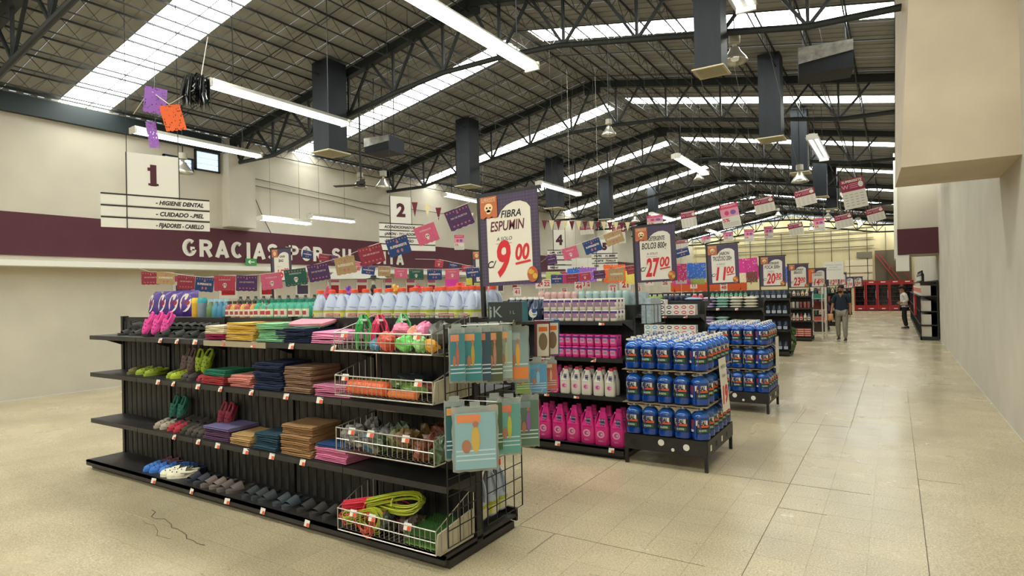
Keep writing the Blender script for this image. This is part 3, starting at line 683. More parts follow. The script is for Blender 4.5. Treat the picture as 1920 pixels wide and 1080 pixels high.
for i, (x, c, n) in enumerate(((-5.75, '1f6a5c', 'teal'), (-5.62, '1f6a5c', 'teal'), (-4.98, '8c2840', 'crimson'), (-4.88, '8c2840', 'crimson'))):
    shoe(CLOG, x, 3.03, S3+.15, c, f'{n} clog standing upright at the back of the third shelf, {od(i)} from left', -10, 68)
for i in range(7):
    shoe(SLIDE, -5.7+i*.11, 3.02, S3+.05, ['3a3230', '2d2a2a'][i % 2], f'dark slipper at the back of the third shelf, {od(i)} from left', random.uniform(-15, 15))
for i, (x, y, c, n) in enumerate(((-5.9, 2.9, '3f78c8', 'blue'), (-5.79, 2.9, '3f78c8', 'blue'), (-5.7, 2.94, '4a82d0', 'blue'), (-5.6, 3.0, '3a6ab0', 'blue'), (-5.95, 3.03, '7a4a52', 'dusty rose'), (-5.85, 3.04, '7a4a52', 'dusty rose'), (-5.45, 3.0, '20304f', 'dark blue'))):
    shoe(CLOG, x, y, .09, c, f'{n} clog on the bottom shelf, {od(i)} from the left', random.uniform(-25, -5))
for i, x in enumerate((-5.52, -5.41)):
    shoe(CLOG, x, 2.88, .09, 'e8e2c8', f'cream white clog with dark holes on the bottom shelf, {["left", "right"][i]} one of the pair', -48, sc=1.02)
for i, (x, c, n) in enumerate(((-5.2, '30323c', 'dark blue'), (-5.08, '3a3b44', 'dark blue'), (-4.95, '6b5f58', 'taupe'), (-4.84, '7a6c62', 'taupe'), (-4.72, '5f5650', 'taupe'), (-4.6, '5f5650', 'taupe'), (-4.38, '35383b', 'charcoal'), (-4.27, '35383b', 'charcoal'), (-4.16, '35383b', 'charcoal'), (-4.0, '3c4248', 'slate grey'), (-3.89, '3c4248', 'slate grey'), (-3.72, '2c2a28', 'black'), (-3.58, '34302c', 'black'), (-3.46, '34302c', 'black'))):
    shoe(SLIDE, x, 2.9+.01*(i % 2), .09, c, f'{n} slide sandal on the bottom shelf, {od(i)} from the left', random.uniform(-12, 4), sc=.95)
# goods along the top of the nearest unit
T1 = 1.482
for i in range(4):
    place(PKT, (-6.5+i*.2, 3.27, T1+.13), (R(80), 0, R(-10+8*i)), 1, f'purple detergent bag standing on top of the unit, {od(i)} from the left', 'bag', 'purple detergent bags')
for i in range(2):
    place(CANI, (-5.68+.1*i, 3.18, T1), 0, 1, ['yellow canister with yellow lid beside the purple bags', 'silver and blue canister with teal lid beside the yellow one'][i], 'canister', None, ['d8a832', '7f8fa0'][i], {'lid': ['e8c82c', '2fa0ac'][i]})
for i in range(4): place(SPR, (-5.47+.085*i, 3.2, T1), R(-20), 1, f'teal spray bottle beside the yellow bottles, {od(i)} from the left', 'bottle', 'spray bottles', ['5f7c4a', '3f8a9c', '3a7fa0', '3f8a9c'][i])
for i in range(9): place(SB, (-5.17+.083*i*.88, 3.2, T1), 0, (.9, .9, .95), f'{["red", "amber"][i % 2]} fruit-coloured cleaner bottle beside the green bottles, {od(i)} from the left', 'bottle', 'amber and red cleaner bottles', ['a03438', 'c8902c'][i % 2], {'cap': '3a3020'})
rows(SB, -4.72, 8, .092, 3.19, 3, .09, T1, 1, 1, 'green bottle with red label', 'bottle', 'green bottles on the nearest unit', '2f9c7e', {'cap': '1f7c66'})
rows(BLE, -3.93, 13, .1265, 3.2, 3, .118, T1, 1, 1, 'white bleach jug with orange cap', 'jug', 'bleach jugs on top of the nearest unit', rz=0, rj=40)
# wire baskets
def basket(w_=.84, d_=.37, h_=.13, hb=.22):
    fr = M(); t = .0045
    fr.tube([(0, 0, h_), (w_, 0, h_), (w_, d_, hb), (0, d_, hb)], t, 5, True); fr.tube([(0, 0, h_*.52), (w_, 0, h_*.52)], t*.8, 4)
    fr.tube([(0, 0, 0), (w_, 0, 0), (w_, d_, 0), (0, d_, 0)], t, 5, True)
    for x in (0, w_): fr.tube([(x, 0, 0), (x, 0, h_)], t, 4); fr.tube([(x, d_, 0), (x, d_, hb)], t, 4)
    fm = fr.mesh('wire_basket', chrome, True)
    ws = M(); n = 20
    for k in range(1, n):
        x = w_*k/n; ws.tube([(x, 0, h_), (x, 0, .02), (x, .03, 0), (x, d_, 0)], .0022, 3)
    wb = M()
    for k in range(n+1): wb.tube([(w_*k/n, d_, 0), (w_*k/n, d_, hb)], .002, 3)
    sd_ = M()
    for x in (0, w_):
        for k in range(1, 7): sd_.tube([(x, d_*k/7, 0), (x, d_*k/7, h_+(hb-h_)*k/7)], .002, 3)
    return ('wire_basket', fm, [ch('front_wires', ws.mesh('front_wires', chrome)), ch('back_wires', wb.mesh('back_wires', dwire)), ch('side_wires', sd_.mesh('side_wires', chrome))])
for z, h_, hb, n_ in ((1.295, .12, .22, 'holding neon bags and round scrubbers'), (1.005, .13, .24, 'holding the long orange scrubber'), (.64, .15, .2, 'holding crumpled patterned packets'), (.12, .14, .3, 'holding coiled ropes')):
    b = place(basket(h_=h_, hb=hb), (-3.17, 2.68, z), 0, 1, 'chrome wire basket '+n_, 'basket', 'wire baskets at the end of the nearest unit')
    for x in ((.1, .73) if z > 1 else (.15, .32, .62)): obj('price_tag', ptag, b, (x, -.008, h_-.01))
    obj('prop', M().box(.05, .08, .32, .36, -.12 if z < .2 else -.05, 0).box(.75, .78, .32, .36, -.03, 0).mesh('prop', black), b)
# contents
def netbag(x, y, z, w_, d_, h_, col, label, seed, cat='scrubber', rot=(0, 0, 0), mt=plast, amp=.12, u=12, v=9):
    m = blob(M(), (0, 0, h_/2), w_/2, d_/2, h_/2, seed, 0, u, v, amp)
    return obj(cat.replace(' ', '_'), m.mesh(cat, mt, False), None, (x, y, z), rot, label=label, cat=cat, col=col)
fil = M()
rnd = random.Random(3)
for k in range(16):
    a = rnd.random()*6.28; fil.tube([(.05*cos(a), .04*sin(a), 0), (.06*cos(a+.4), .05*sin(a+.4), .1), (.05*cos(a+.9), .04*sin(a+.9), .2), (.015*cos(a), .01*sin(a), .27)], .006, 4)
fil = fil.mesh('strand_bundle', plast, True)
for x, c, n in ((-3.02, '3fb05c', 'green'), (-2.87, 'e0406c', 'pink red'), (-2.76, '5cb86c', 'pale green')):
    place(('mop_refill', fil, [ch('band', M().lathe([(.22, .03), (.235, .03)], 8).mesh('band', white))]), (x, 2.8 if n != 'pale green' else 2.9, 1.3), R(20), (1, 1, .85), f'bagged {n} plastic strand refill standing in the top basket', 'refill', 'strand refills in the top basket', c)
for i, (x, y, z, w_, c, n) in enumerate(((-2.86, 2.76, 1.3, .09, '3f90c0', 'blue'), (-2.76, 2.76, 1.3, .14, 'd9553a', 'orange red'), (-2.61, 2.76, 1.3, .12, '6cd05c', 'bright green'), (-2.5, 2.78, 1.3, .11, '8fd07c', 'pale green'), (-2.41, 2.78, 1.3, .1, 'e8a83a', 'yellow orange'), (-2.73, 2.84, 1.37, .12, 'e07a9c', 'pink'), (-2.62, 2.86, 1.37, .1, 'e8987c', 'peach'), (-2.51, 2.84, 1.37, .13, 'e27fa8', 'rose pink'), (-2.41, 2.86, 1.37, .1, '8fd08c', 'mint'))):
    netbag(x, y, z, w_, w_, w_*.85, c, f'round {n} net scrubber in the top basket, {"upper" if z > 1.35 else "lower"} layer', i)
netbag(-2.4, 2.86, 1.31, .12, .22, .17, '55564f', 'crumpled grey cloth bag at the right end of the top basket', 31, 'bag')
def lump_roll(x0, x1, y, z, r, col, label, cat):
    m = M(); n = 22; pts = []
    for s_ in range(4):
        for i in range(n+1):
            pass
    m.lathe([(i/n*(x1-x0), r*(.55 if i in (0, n) else 1)*(1+.07*(i % 2))) for i in range(n+1)], 14)
    obj(cat.replace(' ', '_'), m.mesh(cat, plast, False, Matrix.Rotation(R(90), 4, 'Y')), None, (x0, y, z+r), label=label, cat=cat, col=col)
lump_roll(-3.12, -2.76, 2.76, 1.01, .045, 'e0683c', 'long ribbed orange scrubber roll in the second basket', 'scrubber')
lump_roll(-2.74, -2.5, 2.74, 1.01, .025, 'e0783a', 'thin orange scrubber roll behind the wires of the second basket', 'scrubber')
for i, (x, y, z, w_, c, n) in enumerate(((-3.0, 2.9, 1.02, .24, '55703a', 'green'), (-2.8, 2.9, 1.03, .2, '5f7c3c', 'green'), (-2.62, 2.84, 1.02, .22, '6a8a3c', 'grass green'), (-2.5, 2.9, 1.03, .2, '6a3434', 'dark red'), (-2.75, 2.98, 1.06, .3, '2e3438', 'dark grey'))):
    netbag(x, y, z, w_, .14, .07, c, f'{n} scrubbing pad in the second basket, {od(i)} from the left', 40+i, 'scrubbing pad')
for z, n_ in ((1.0, 'second'), (.1, 'bottom')):
    hh = .13
    obj('carton', M().prism([(0, .02), (.02, hh), (.36, hh+.05), (.36, 0), (.03, 0)], 0, .012, 0).mesh('carton', mat('carton_white', 'b0a994', .8, noise=.15, nscale=8)), None, (-2.345, 2.69, z+.0), label=f'flattened off-white carton lining the right end of the {n_} basket', cat='carton')
pats = [mat(f'patterned_{i}', c, .45, noise=.8, nscale=34, coat=.1) for i, c in enumerate(('4f5028', '5c4420', '6e3a28', '3f5238', '6f6e6a'))]
rnd = random.Random(11)
for i in range(24):
    x = -3.1+.72*(i % 8)/7+rnd.uniform(-.02, .02); l = i//8; y = 2.75+.09*l
    g_ = x < -2.85
    netbag(x, y, .645+.045*(rnd.random()), rnd.uniform(.1, .15), .11, rnd.uniform(.1, .14), None, (f'clear packet of grey gloves in the third basket, {["front", "middle", "back"][l]} row, {od(i % 8)} from left' if g_ else f'camouflage patterned packet in the third basket, {["front", "middle", "back"][l]} row, {od(i % 8)} from left'), 60+i, 'packet', (R(rnd.uniform(-20, 20)), R(rnd.uniform(-20, 20)), R(rnd.uniform(0, 90))), pats[4] if g_ else pats[i % 4], .22, 10, 7)
netbag(-2.92, 2.73, .645, .1, .07, .11, '1f5a80', 'bright blue packet at the front of the third basket', 99, 'packet')
def hank(L, r, n, col, loc, rot, label, tie=white):
    m = M(); rr = random.Random(n)
    for k in range(n):
        a, b = rr.uniform(-.028, .028), rr.uniform(-.025, .025); w_ = r*rr.uniform(.7, 1.1)
        pts = []
        for i in range(20):
            t = 2*pi*i/20; pts.append((L/2*cos(t)*rr.uniform(.96, 1.02), w_*sin(2*t)*.6+a+w_*sin(t)*.4, .03*sin(t)+b*1.2))
        m.tube(pts, .0048, 5, True)
    o = obj('rope_hank', m.mesh('rope_hank', plast, True), None, loc, rot, label=label, cat='rope', group='rope hanks in the bottom basket', col=col)
    obj('tie', M().tube([(0, .03*cos(2*pi*i/8), .03*sin(2*pi*i/8)) for i in range(8)], .007, 5, True).mesh('tie', plast), o, col=col)
hank(.42, .06, 14, 'a6b02c', (-2.82, 2.84, .3), (R(15), R(-6), R(12)), 'olive lime rope hank lying on top of the bottom basket')
hank(.3, .06, 12, 'a6b02c', (-3.0, 2.74, .2), (R(70), 0, R(5)), 'lime rope hank hanging down at the front of the bottom basket')
hank(.32, .06, 13, 'd8304a', (-3.04, 2.8, .24), (R(15), R(5), R(20)), 'crimson rope hank at the left of the bottom basket')
hank(.3, .06, 12, 'd8503a', (-3.05, 2.74, .18), (R(60), 0, R(-5)), 'orange red rope hank at the front left of the bottom basket')
hank(.34, .05, 11, 'c03040', (-2.95, 2.95, .2), (R(10), R(4), R(-10)), 'dark red rope hank at the back of the bottom basket')
for i, (x, c, n) in enumerate(((-2.85, '3c4038', 'dark grey'), (-2.73, '4a3a30', 'brown'), (-2.63, '403830', 'brown'), (-2.66, '5a4a3c', 'tan'))):
    netbag(x, 2.8+.07*(i % 2), .13, .12, .12, .11, c, f'{n} twine bundle in the bottom basket, {od(i)} from the left', 80+i, 'twine bundle', amp=.25)
gm = M()
for i in range(14):
    for j in range(10): gm.add([(.017*i, .03*j, 0), (.017*i+.006, .03*j, 0), (.017*i+.003+.004*(j % 2), .03*j+.004, .035)], [(0, 1, 2)])
gm.box(0, .24, 0, .3, -.01, 0)
for z in (.14, .2): obj('doormat', gm.mesh('doormat', plast), None, (-2.6, 2.71, z), (R(3), 0, 0), label=f'green bristle doormat in the bottom basket, {"lower" if z < .15 else "upper"} one', cat='doormat', group='doormats in the bottom basket', col='52803a' if z < .15 else '2c5220')
# end grid panels
def grid(y0, y1, z0, z1, label, st_=.105):
    fr = M().tube([(0, y0, z0), (0, y1, z0), (0, y1, z1), (0, y0, z1)], .005, 5, True).mesh('grid_panel', dwire)
    o = obj('grid_panel', fr, None, (-2.285, 0, 0), label=label, cat='grid panel')
    ny = max(2, round((y1-y0)/st_)); nz = round((z1-z0)/st_)
    for k in range(1, ny): obj('wire', M().bar((0, y0+(y1-y0)*k/ny, z0), (0, y0+(y1-y0)*k/ny, z1), .005).mesh('wire', dwire), o)
    for k in range(1, nz): obj('wire', M().bar((.004, y0, z0+(z1-z0)*k/nz), (.004, y1, z0+(z1-z0)*k/nz), .005).mesh('wire', dwire), o)
    return o
ga = grid(2.74, 3.08, .15, 1.47, 'black wire grid on the front half of the nearest unit end')
gb = grid(3.14, 3.56, .15, 1.47, 'black wire grid on the far half of the nearest unit end')
for g_, y, z in ((ga, 2.84, 1.46), (ga, 2.98, 1.46), (gb, 3.2, 1.46), (gb, 3.48, 1.45), (ga, 2.8, 1.02), (ga, 3.05, 1.0), (gb, 3.3, 1.0), (gb, 3.5, .97), (gb, 3.42, 1.2)):
    obj('peg', M().tube([(0, y, z), (.33, y, z+.01), (.34, y, z+.03)], .003, 5).mesh('peg', chrome), g_)
film = mat('bag_film', 'b4beb8', .15, coat=.8, alpha=.45)
def pack(w_, h_, col, label, loc, rz, cat='hanging pack', hdr='e07a4a', fig=None, foot=None):
    b = M().box(-w_/2, w_/2, -.008, .008, -h_, -.02).box(-.02, .02, -.002, .002, -.02, .01)
    n = 8; V = []; F = []
    b = M(); 
    for s_ in (1, -1):
        b0 = len(V)
        for i in range(n+1):
            for j in range(n+1):
                a_, c_ = i/n*2-1, j/n*2-1; e = max(0, (1-a_**4)*(1-c_**4))**.5
                V.append((a_*w_/2*(1+.03*sin(9*c_)), -s_*.014*e*(1+.4*sin(7*a_+5*c_+w_*90)), -h_/2+c_*h_/2+.004*sin(11*a_)))
        for i in range(n):
            for j in range(n):
                q = (b0+i*(n+1)+j, b0+(i+1)*(n+1)+j, b0+(i+1)*(n+1)+j+1, b0+i*(n+1)+j+1); F.append(q if s_ == 1 else q[::-1])
    o = obj('hanging_pack', b.add(V, F).mesh('hanging_pack', film, True), None, loc, (0, 0, rz), label=label, cat='hanging pack', group='bagged packs hung on the unit end')
    ins = M().box(-w_*.44, w_*.44, -.019, -.012, -h_*.95, -h_*.1, 0)
    ins.box(-w_*.4, w_*.1, -.0205, -.019, -h_*.24, -h_*.12, 1)
    if foot: ins.box(-w_*.42, w_*.42, -.021, -.019, -h_*.93, -h_*.72, 3)
    if fig:
        ins.disc(.0, -h_*.5, w_*.09, h_*.2, -.022, 2).disc(.0, -h_*.27, w_*.06, h_*.05, -.022, 4).disc(-w_*.2, -h_*.6, w_*.1, h_*.1, -.0215, 4)
    for k in range(3): ins.box(-w_*.42, w_*.42, -.02, -.019, -h_*(.68+.07*k), -h_*(.66+.07*k), 5)
    obj('printed_insert', ins.mesh('printed_insert', [mat('ins_'+col, col, .3, coat=.4), mat('hd_'+hdr, hdr, .4), mat('fg_'+str(fig), fig or col, .4), mat('ft_'+str(foot), foot or col, .4), mat('fg_skin', 'a9745c', .5), mat('wave_white', 'b9cdd2', .4)]), o)
    obj('hang_tab', M().box(-.03, .03, -.004, .004, -.01, .025).mesh('hang_tab', film), o)
q = R(90-25)
for a_ in ((.1, .33, '3a7c86', 'teal swim toy pack with red edge, leftmost of the upper pegs', (-2.24, 2.8, 1.45), R(50), 'hanging pack', 'd98a6a', 'b0604c'),
           (.12, .34, '2f7f86', 'teal swim ring pack with orange header on the upper pegs', (-2.2, 2.9, 1.45), R(46), 'hanging pack', 'dd9560', 'b8943c'),
           (.1, .35, '2c4a5c', 'dark blue pool toy pack on the upper pegs', (-2.17, 2.97, 1.45), R(52), 'hanging pack', 'c8785a', None),
           (.11, .36, '4a5238', 'olive pool toy pack in clear film on the upper pegs', (-2.13, 3.03, 1.45), R(48), 'hanging pack', 'cf8f68', 'a87868'),
           (.09, .35, '8fa39a', 'pale arm band pack on the upper pegs', (-2.1, 3.11, 1.45), R(50), 'hanging pack', 'd8a070', 'b0b088'),
           (.15, .36, '7d9193', 'clear pack with yellow clad figure, rightmost of the upper pegs', (-2.06, 3.19, 1.44), R(38), 'hanging pack', '9aa8a4', 'cf9a3a', 'd07a3c'),
           (.12, .35, '1f5a60', 'dark teal pack left of the largest float pack', (-2.22, 2.74, 1.03), R(46), 'hanging pack', 'd89a5a', None),
           (.27, .38, '88aeb8', 'largest pale blue pool float pack at the lower front pegs', (-2.1, 2.78, 1.0), R(42), 'hanging pack', 'dd8858', 'c8a850'),
           (.1, .34, '3a5a3a', 'dark green pack right of the largest float pack', (-2.13, 3.02, 1.01), R(48), 'hanging pack', 'cc8050', None),
           (.15, .36, '5a9a90', 'green teal pack with yellow diver on the lower pegs', (-2.07, 3.09, 1.0), R(42), 'hanging pack', 'cc7458', 'b8b440'),
           (.15, .34, '50705c', 'striped toy pack at the right end of the lower pegs', (-2.05, 3.28, .99), R(42), 'hanging pack', '7a8a90', '8a5a9c'),
           (.1, .2, '6f8c3a', 'green goggle pack with yellow ring on the middle pegs', (-2.06, 3.24, 1.2), R(44), 'hanging pack', '5c8c3c', 'c8a040'),
           (.13, .22, '4f90b8', 'blue swim mask pack on the middle pegs', (-2.03, 3.38, 1.2), R(40), 'hanging pack', '5c9cc0', '88b8d0'),
           (.09, .2, 'b0584a', 'red patterned pack on the middle pegs, rightmost', (-2.0, 3.5, 1.19), R(40), 'hanging pack', 'c8b8a8', 'cf9a8a')):
    pack(*a_)
for i, (c, y) in enumerate((('6b2c3c', 3.47), ('2c5c8c', 3.6))):
    b = M().box(-.05, .05, -.03, .03, -.25, 0).mesh('insole_box', mat('ib_'+c, c, .5))
    o = obj('insole_box', b, None, (-2.05, y+.02, 1.46), (R(5), 0, R(40)), label=['maroon insole box hanging right of the clear packs', 'blue insole box hanging right of the maroon one'][i], cat='box', group='insole boxes')
    obj('printed_insert', M().box(-.04, .04, -.034, -.03, -.24, -.02, 0).disc(0, -.14, .03, .06, -.036, 1).box(-.03, .03, -.035, -.034, -.07, -.04, 2).mesh('printed_insert', [paper, mat('insole_tan', '7c6a50', .6), orange]), o)
bx = obj('display_carton', M().box(-.115, .115, -.05, .05, 0, .125).mesh('display_carton', mat('carton_black', '20282a', .4)), None, (-2.1, 3.15, 1.47), (0, 0, R(12)), label='black carton with grey lettering below the nine peso sign', cat='carton')
obj('lettering', M().text('iK', .1, -.06, .03, -.051).text('1 L', .03, .05, .05, -.051).box(-.105, -.1, -.052, -.051, .02, .1).mesh('lettering', mat('grey_ink', '8d9694', .5)), bx)
obj('side_face', M().box(.115, .117, -.05, .05, 0, .125).mesh('side_face', mat('teal_print', '1f6a78', .5)), bx)
for x in (-.07, .07): obj('foot', M().box(x-.005, x+.005, -.04, .04, -.02, 0).mesh('foot', black), bx)
rows(BLE, -2.44, 1, .12, 3.24, 3, .12, .13, 1, 1, 'tall white bleach jug behind the end grid', 'jug', 'bleach jugs behind the end grid', sc=(1.05, 1.05, 1.55))
# ---------------------------------------------------------------- second unit
G2 = gondola(-9.6, -2.28, 5.38, 5.75, 6.2, [.11, .6, .98, 1.35], [.13, .6, 1.0, 1.5], 1.5, 'second long black shelf unit with pink detergent bottles and powder cans')
tags(G2, (-3.15, -2.5), 5.42, 1.33); tags(G2, (-3.2, -2.6), 5.42, .96); tags(G2, (-3.15, -2.8), 5.42, .58); tags(G2, (-3.0, -2.4), 5.36, .09)
rows(PINK, -3.36, 7, .165, 5.47, 2, .12, .11, 1, 1, 'large pink detergent bottle', 'bottle', 'large pink detergent bottles', jit=.006, rj=3)
rows(PNK2, -3.2, 2, .125, 5.47, 2, .1, .6, 1, 1, 'pink softener bottle left of the white bottles', 'bottle', 'pink softener bottles', rj=3)
rows(WHT, -2.95, 5, .127, 5.47, 2, .1, .6, 1, 1, 'white softener bottle with red cap', 'bottle', 'white softener bottles', rj=3)
rows(CANP, -3.14, 10, .0835, 5.47, 2, .085, .98, 2, .118, 'bright pink powder can', 'can', 'pink powder cans', rj=4, jit=.002)
rows(CANW, -3.14, 10, .0845, 5.47, 3, .085, 1.35, 2, .114, 'white powder can with violet band', 'can', 'white powder cans', rj=4, jit=.002)
rows(NAVB, -3.62, 3, .155, 5.5, 2, .13, 1.35, 1, 1, 'navy detergent bottle with round white label', 'bottle', 'navy detergent bottles by the white cans', rj=4)
rows(CANI, -3.5, 13, .088, 5.95, 1, 1, 1.5, 1, 1, 'short pale canister behind the white cans', 'canister', 'pale canisters on the second unit', lambda i, j, k: 'd8b0a8' if i < 6 else 'a8c4c0', {}, sc=(.9, .9, .8))
wr = M().box(-.06, .06, -.05, .05, 0, .13).mesh('wrapped_pack', mat('pack_bluegrey', 'aebcc0', .35, noise=.25, nscale=30, coat=.3))
for i in range(3): obj('wrapped_pack', wr, None, (-2.57+.125*i, 6.08, 1.5), label=f'blue grey pack atop the second unit, {od(i)} from left', cat='pack', group='blue grey wrapped packs')
cg = M().tube([(-2.275, 5.84, 1.3), (-2.1, 5.84, 1.3), (-2.1, 6.16, 1.3), (-2.275, 6.16, 1.3)], .005, 4, True).tube([(-2.275, 5.84, 1.5), (-2.1, 5.84, 1.5), (-2.1, 6.16, 1.5), (-2.275, 6.16, 1.5)], .004, 4, True)
for y in (5.84, 5.95, 6.05, 6.16): cg.bar((-2.1, y, 1.3), (-2.1, y, 1.5), .004).bar((-2.275, y, 1.3), (-2.1, y, 1.3), .004)
for x in (-2.27, -2.19): cg.bar((x, 5.84, 1.3), (x, 5.84, 1.5), .004)
obj('wire_cage', cg.mesh('wire_cage', dwire), None, label='dark wire cage of wrapped packs on the end of the second unit', cat='cage')
for i in range(3):
    for k in range(2): obj('wrapped_pack', wr, None, (-2.19, 5.9+.1*i, 1.306+k*.132), (0, 0, R(90)), (.95, 1, 1), label=f'blue grey pack in the wire cage, {["lower", "upper"][k]} layer, {od(i)} from the front', cat='pack', group='blue grey wrapped packs')
# ---------------------------------------------------------------- blue jug stacks
def stack(x0, yf, nx, ny, zb, tiers, label, grp, cfull):
    w_ = nx*.158; dpt = ny*.158
    r = M()
    L_ = .03
    for x in (x0, x0+w_-L_):
        for y in (yf, yf+dpt-L_): r.box(x, x+L_, y, y+L_, 0, zb-.01)
    o = obj('display_stand', r.mesh('display_stand', black), None, label='black steel stand with white dots under the '+label+' of blue jugs', cat='stand')
    p = M().box(x0, x0+w_, yf-.005, yf+.005, zb-.14, zb).mesh('front_panel', shelfm); obj('front_panel', p, o)
    obj('side_panel', M().box(x0+w_-.005, x0+w_+.005, yf, yf+dpt, zb-.14, zb).mesh('side_panel', shelfm), o)
    obj('deck', M().box(x0, x0+w_, yf, yf+dpt, zb-.015, zb).mesh('deck', shelfm), o)
    for i, (u, v, rr) in enumerate(((.12, .07, .028), (.46, .09, .03), (.76, .07, .03), (.6, .035, .016))):
        obj('dot', M().disc(x0+w_*u, zb-.14+v, rr, rr, yf-.007, 0, 16, .002).mesh('dot', white if i else ink), o)
    for i in range(4):
        obj('slot', M().box(x0+w_+.005, x0+w_+.008, yf+.08+.2*i, yf+.12+.2*i, zb-.1, zb-.05).mesh('slot', ink if i % 2 else white), o)
    z = zb
    for t in range(tiers):
        full = t == tiers-1 or cfull
        tn = 'top' if t == tiers-1 else ('bottom' if t == 0 else 'middle')
        for j in range(ny):
            for i in range(nx):
                if not full and j > 0 and i < nx-1: continue
                rz = 6 if i < nx-1 else 38
                if i == nx-1 and j: rz = 62
                place(JUG, (x0+.079+i*.158+random.uniform(-.001, .001), yf+.079+j*.158, z), (0, 0, R(rz+random.uniform(-4, 4))), (1.06 if j < ny else 1, 1.06, 1),
                      f'blue jug, {tn} tier of the {label}, {od(i)} across, {od(j)} row back', 'jug', grp)
        z += .3
        if t < tiers-1:
            obj('cardboard_sheet', M().box(x0-.01, x0+w_+.01, yf-.01, yf+dpt+.01, z, z+.006).mesh('cardboard_sheet', card), None, label=f'brown cardboard sheet above the {tn} tier of the {label} of jugs', cat='cardboard'); z += .012
    return o
BS = stack(-2.25, 5.35, 5, 6, .28, 3, 'nearest stack', 'blue jugs of the nearest stack', False)
stack(-2.22, 8.2, 5, 5, .27, 3, 'second stack', 'blue jugs of the second stack', False)
hp = obj('hanging_poster', M().box(0, .003, -.13, .13, -.5, 0).mesh('hanging_poster', paper), None, (-1.44, 5.85, .98), (0, R(-4), 0), label='narrow white poster with red price hanging on the nearest jug stack', cat='poster')
tt = M().text('19', .22, 0, -.42, 0, 0, .2, .01).text('MIXTO', .05, 0, -.1, 0, 1, .2).text('A SOLO', .035, 0, -.18, 0, 1, .2)
obj('lettering', tt.mesh('lettering', [mat('red_ink', 'c8202a', .6), ink], xf=Matrix.Translation((.0045, 0, 0)) @ Matrix.Rotation(R(90), 4, 'Z')), hp)
hp2 = obj('hanging_poster', M().box(0, .003, -.12, .12, -.5, 0).mesh('hanging_poster', paper), None, (-1.4, 8.75, .97), label='narrow white poster hanging on the second jug stack', cat='poster')
# ---------------------------------------------------------------- third unit
G3 = gondola(-9.6, -2.3, 8.15, 8.5, 8.9, [.12, .6, .93, 1.29], [.13, .6, 1.0, 1.48], 1.48, 'third long black shelf unit with white soap boxes')
tags(G3, (-3.05, -2.8, -2.5), 8.19, 1.27)
def soaps(z, n, grp, skip=None):
    for k in range(n):
        for i in range(7):
            if skip and k == n-1 and i > 2: continue
            c = ('teal', 'blue', 'black', 'black', 'red', 'red', 'red')[i]
            place(SO[c], (-3.06+i*.107, 8.28, z+k*.0735), (0, 0, R(random.uniform(-2, 2))), 1, f'soap box, {c} oval, {grp}, {["bottom", "second", "third", "top"][k]} layer, {od(i)} from left', 'box', 'soap boxes on the third unit')
soaps(1.29, 3, 'upper shelf', True); soaps(.93, 3, 'lower shelf')
rows(TINY, -5.6, 37, .088, 8.7, 2, .09, 1.48, 1, 1, 'tiny bottle on top of the third unit', 'bottle', 'tiny bottles on the third unit', lambda i, j, k: ['e8e2d6', '2a3050', 'c83a4a', '4a3a5a', '2f3f5f', '8fb03a', '2a3048', 'c83a4a'][min(7, i//5)])
obj('soap_stack_end', pillow(.24, .14, .05, 'flat_pack', mat('blue_white_pack', '8fa4c0', .5)), None, (-2.5, 8.62, 1.48), label='blue and white pack lying at the aisle end of the third unit', cat='pack').name = 'flat_pack'
# fourth unit
G4 = gondola(-9.6, -2.12, 11.55, 11.9, 12.3, [.12, .6, .95, 1.27], [.13, .6, 1.0, 1.46], 1.46, 'fourth long black shelf unit stacked with sugar bags')
tags(G4, (-2.9, -2.55), 11.58, 1.25)
for sh_, z, n in (('upper', 1.27, 4), ('lower', .95, 3)):
    for i in range(4):
        for k in range(n - (1 if sh_ == 'lower' and i > 1 else 0)):
            place(BAG, (-3.1+i*.26, 11.72, z+k*.055), R(random.uniform(-4, 4)), 1, f'{["lilac", "mint", "white", "white"][i]} bag, {sh_} shelf of the fourth unit, {["bottom", "second", "third", "top"][k]} layer, {od(i)} from left', 'bag', 'bags on the fourth unit', ['b8a8c8', '9fc8bc', 'd8d4c4', 'dcd6c2'][i])
# fifth unit: navy bottles
G5 = gondola(-9.6, -2.16, 15.2, 15.55, 15.95, [.14, .62, 1.0, 1.37], [.14, .6, 1.0, 1.5], 1.5, 'fifth black shelf unit with rows of navy bottles')
for z, n_ in ((.14, 'bottom'), (.62, 'second'), (1.0, 'third'), (1.37, 'top')):
    nn = 4 if n_ != 'top' else 7
    rows(NAVS, -2.25-(nn-1)*.125, nn, .125, 15.3, 1, 1, z, 1, 1, f'navy bottle, {n_} shelf of the fifth unit', 'bottle', 'navy bottles of the fifth unit')
rows(SB, -3.95, 8, .115, 15.3, 1, 1, 1.37, 1, 1, 'green bottle on the top shelf of the fifth unit', 'bottle', 'green bottles of the fifth unit', '3f9c74', {'cap': '1f6a50'}, sc=(1, 1, 1.2))
gp = M()
for i in range(30): blob(gp, (-2.1, 15.3+random.uniform(0, .5), .15+random.uniform(0, .5)), .03, .05, .05, i, 0, 6, 4, .3)
obj('leafy_display', gp.mesh('leafy_display', mat('leaf_green', '3a5a2a', .7, noise=.3)), None, label='green leafy packs hanging low on the end of the fifth unit', cat='display')
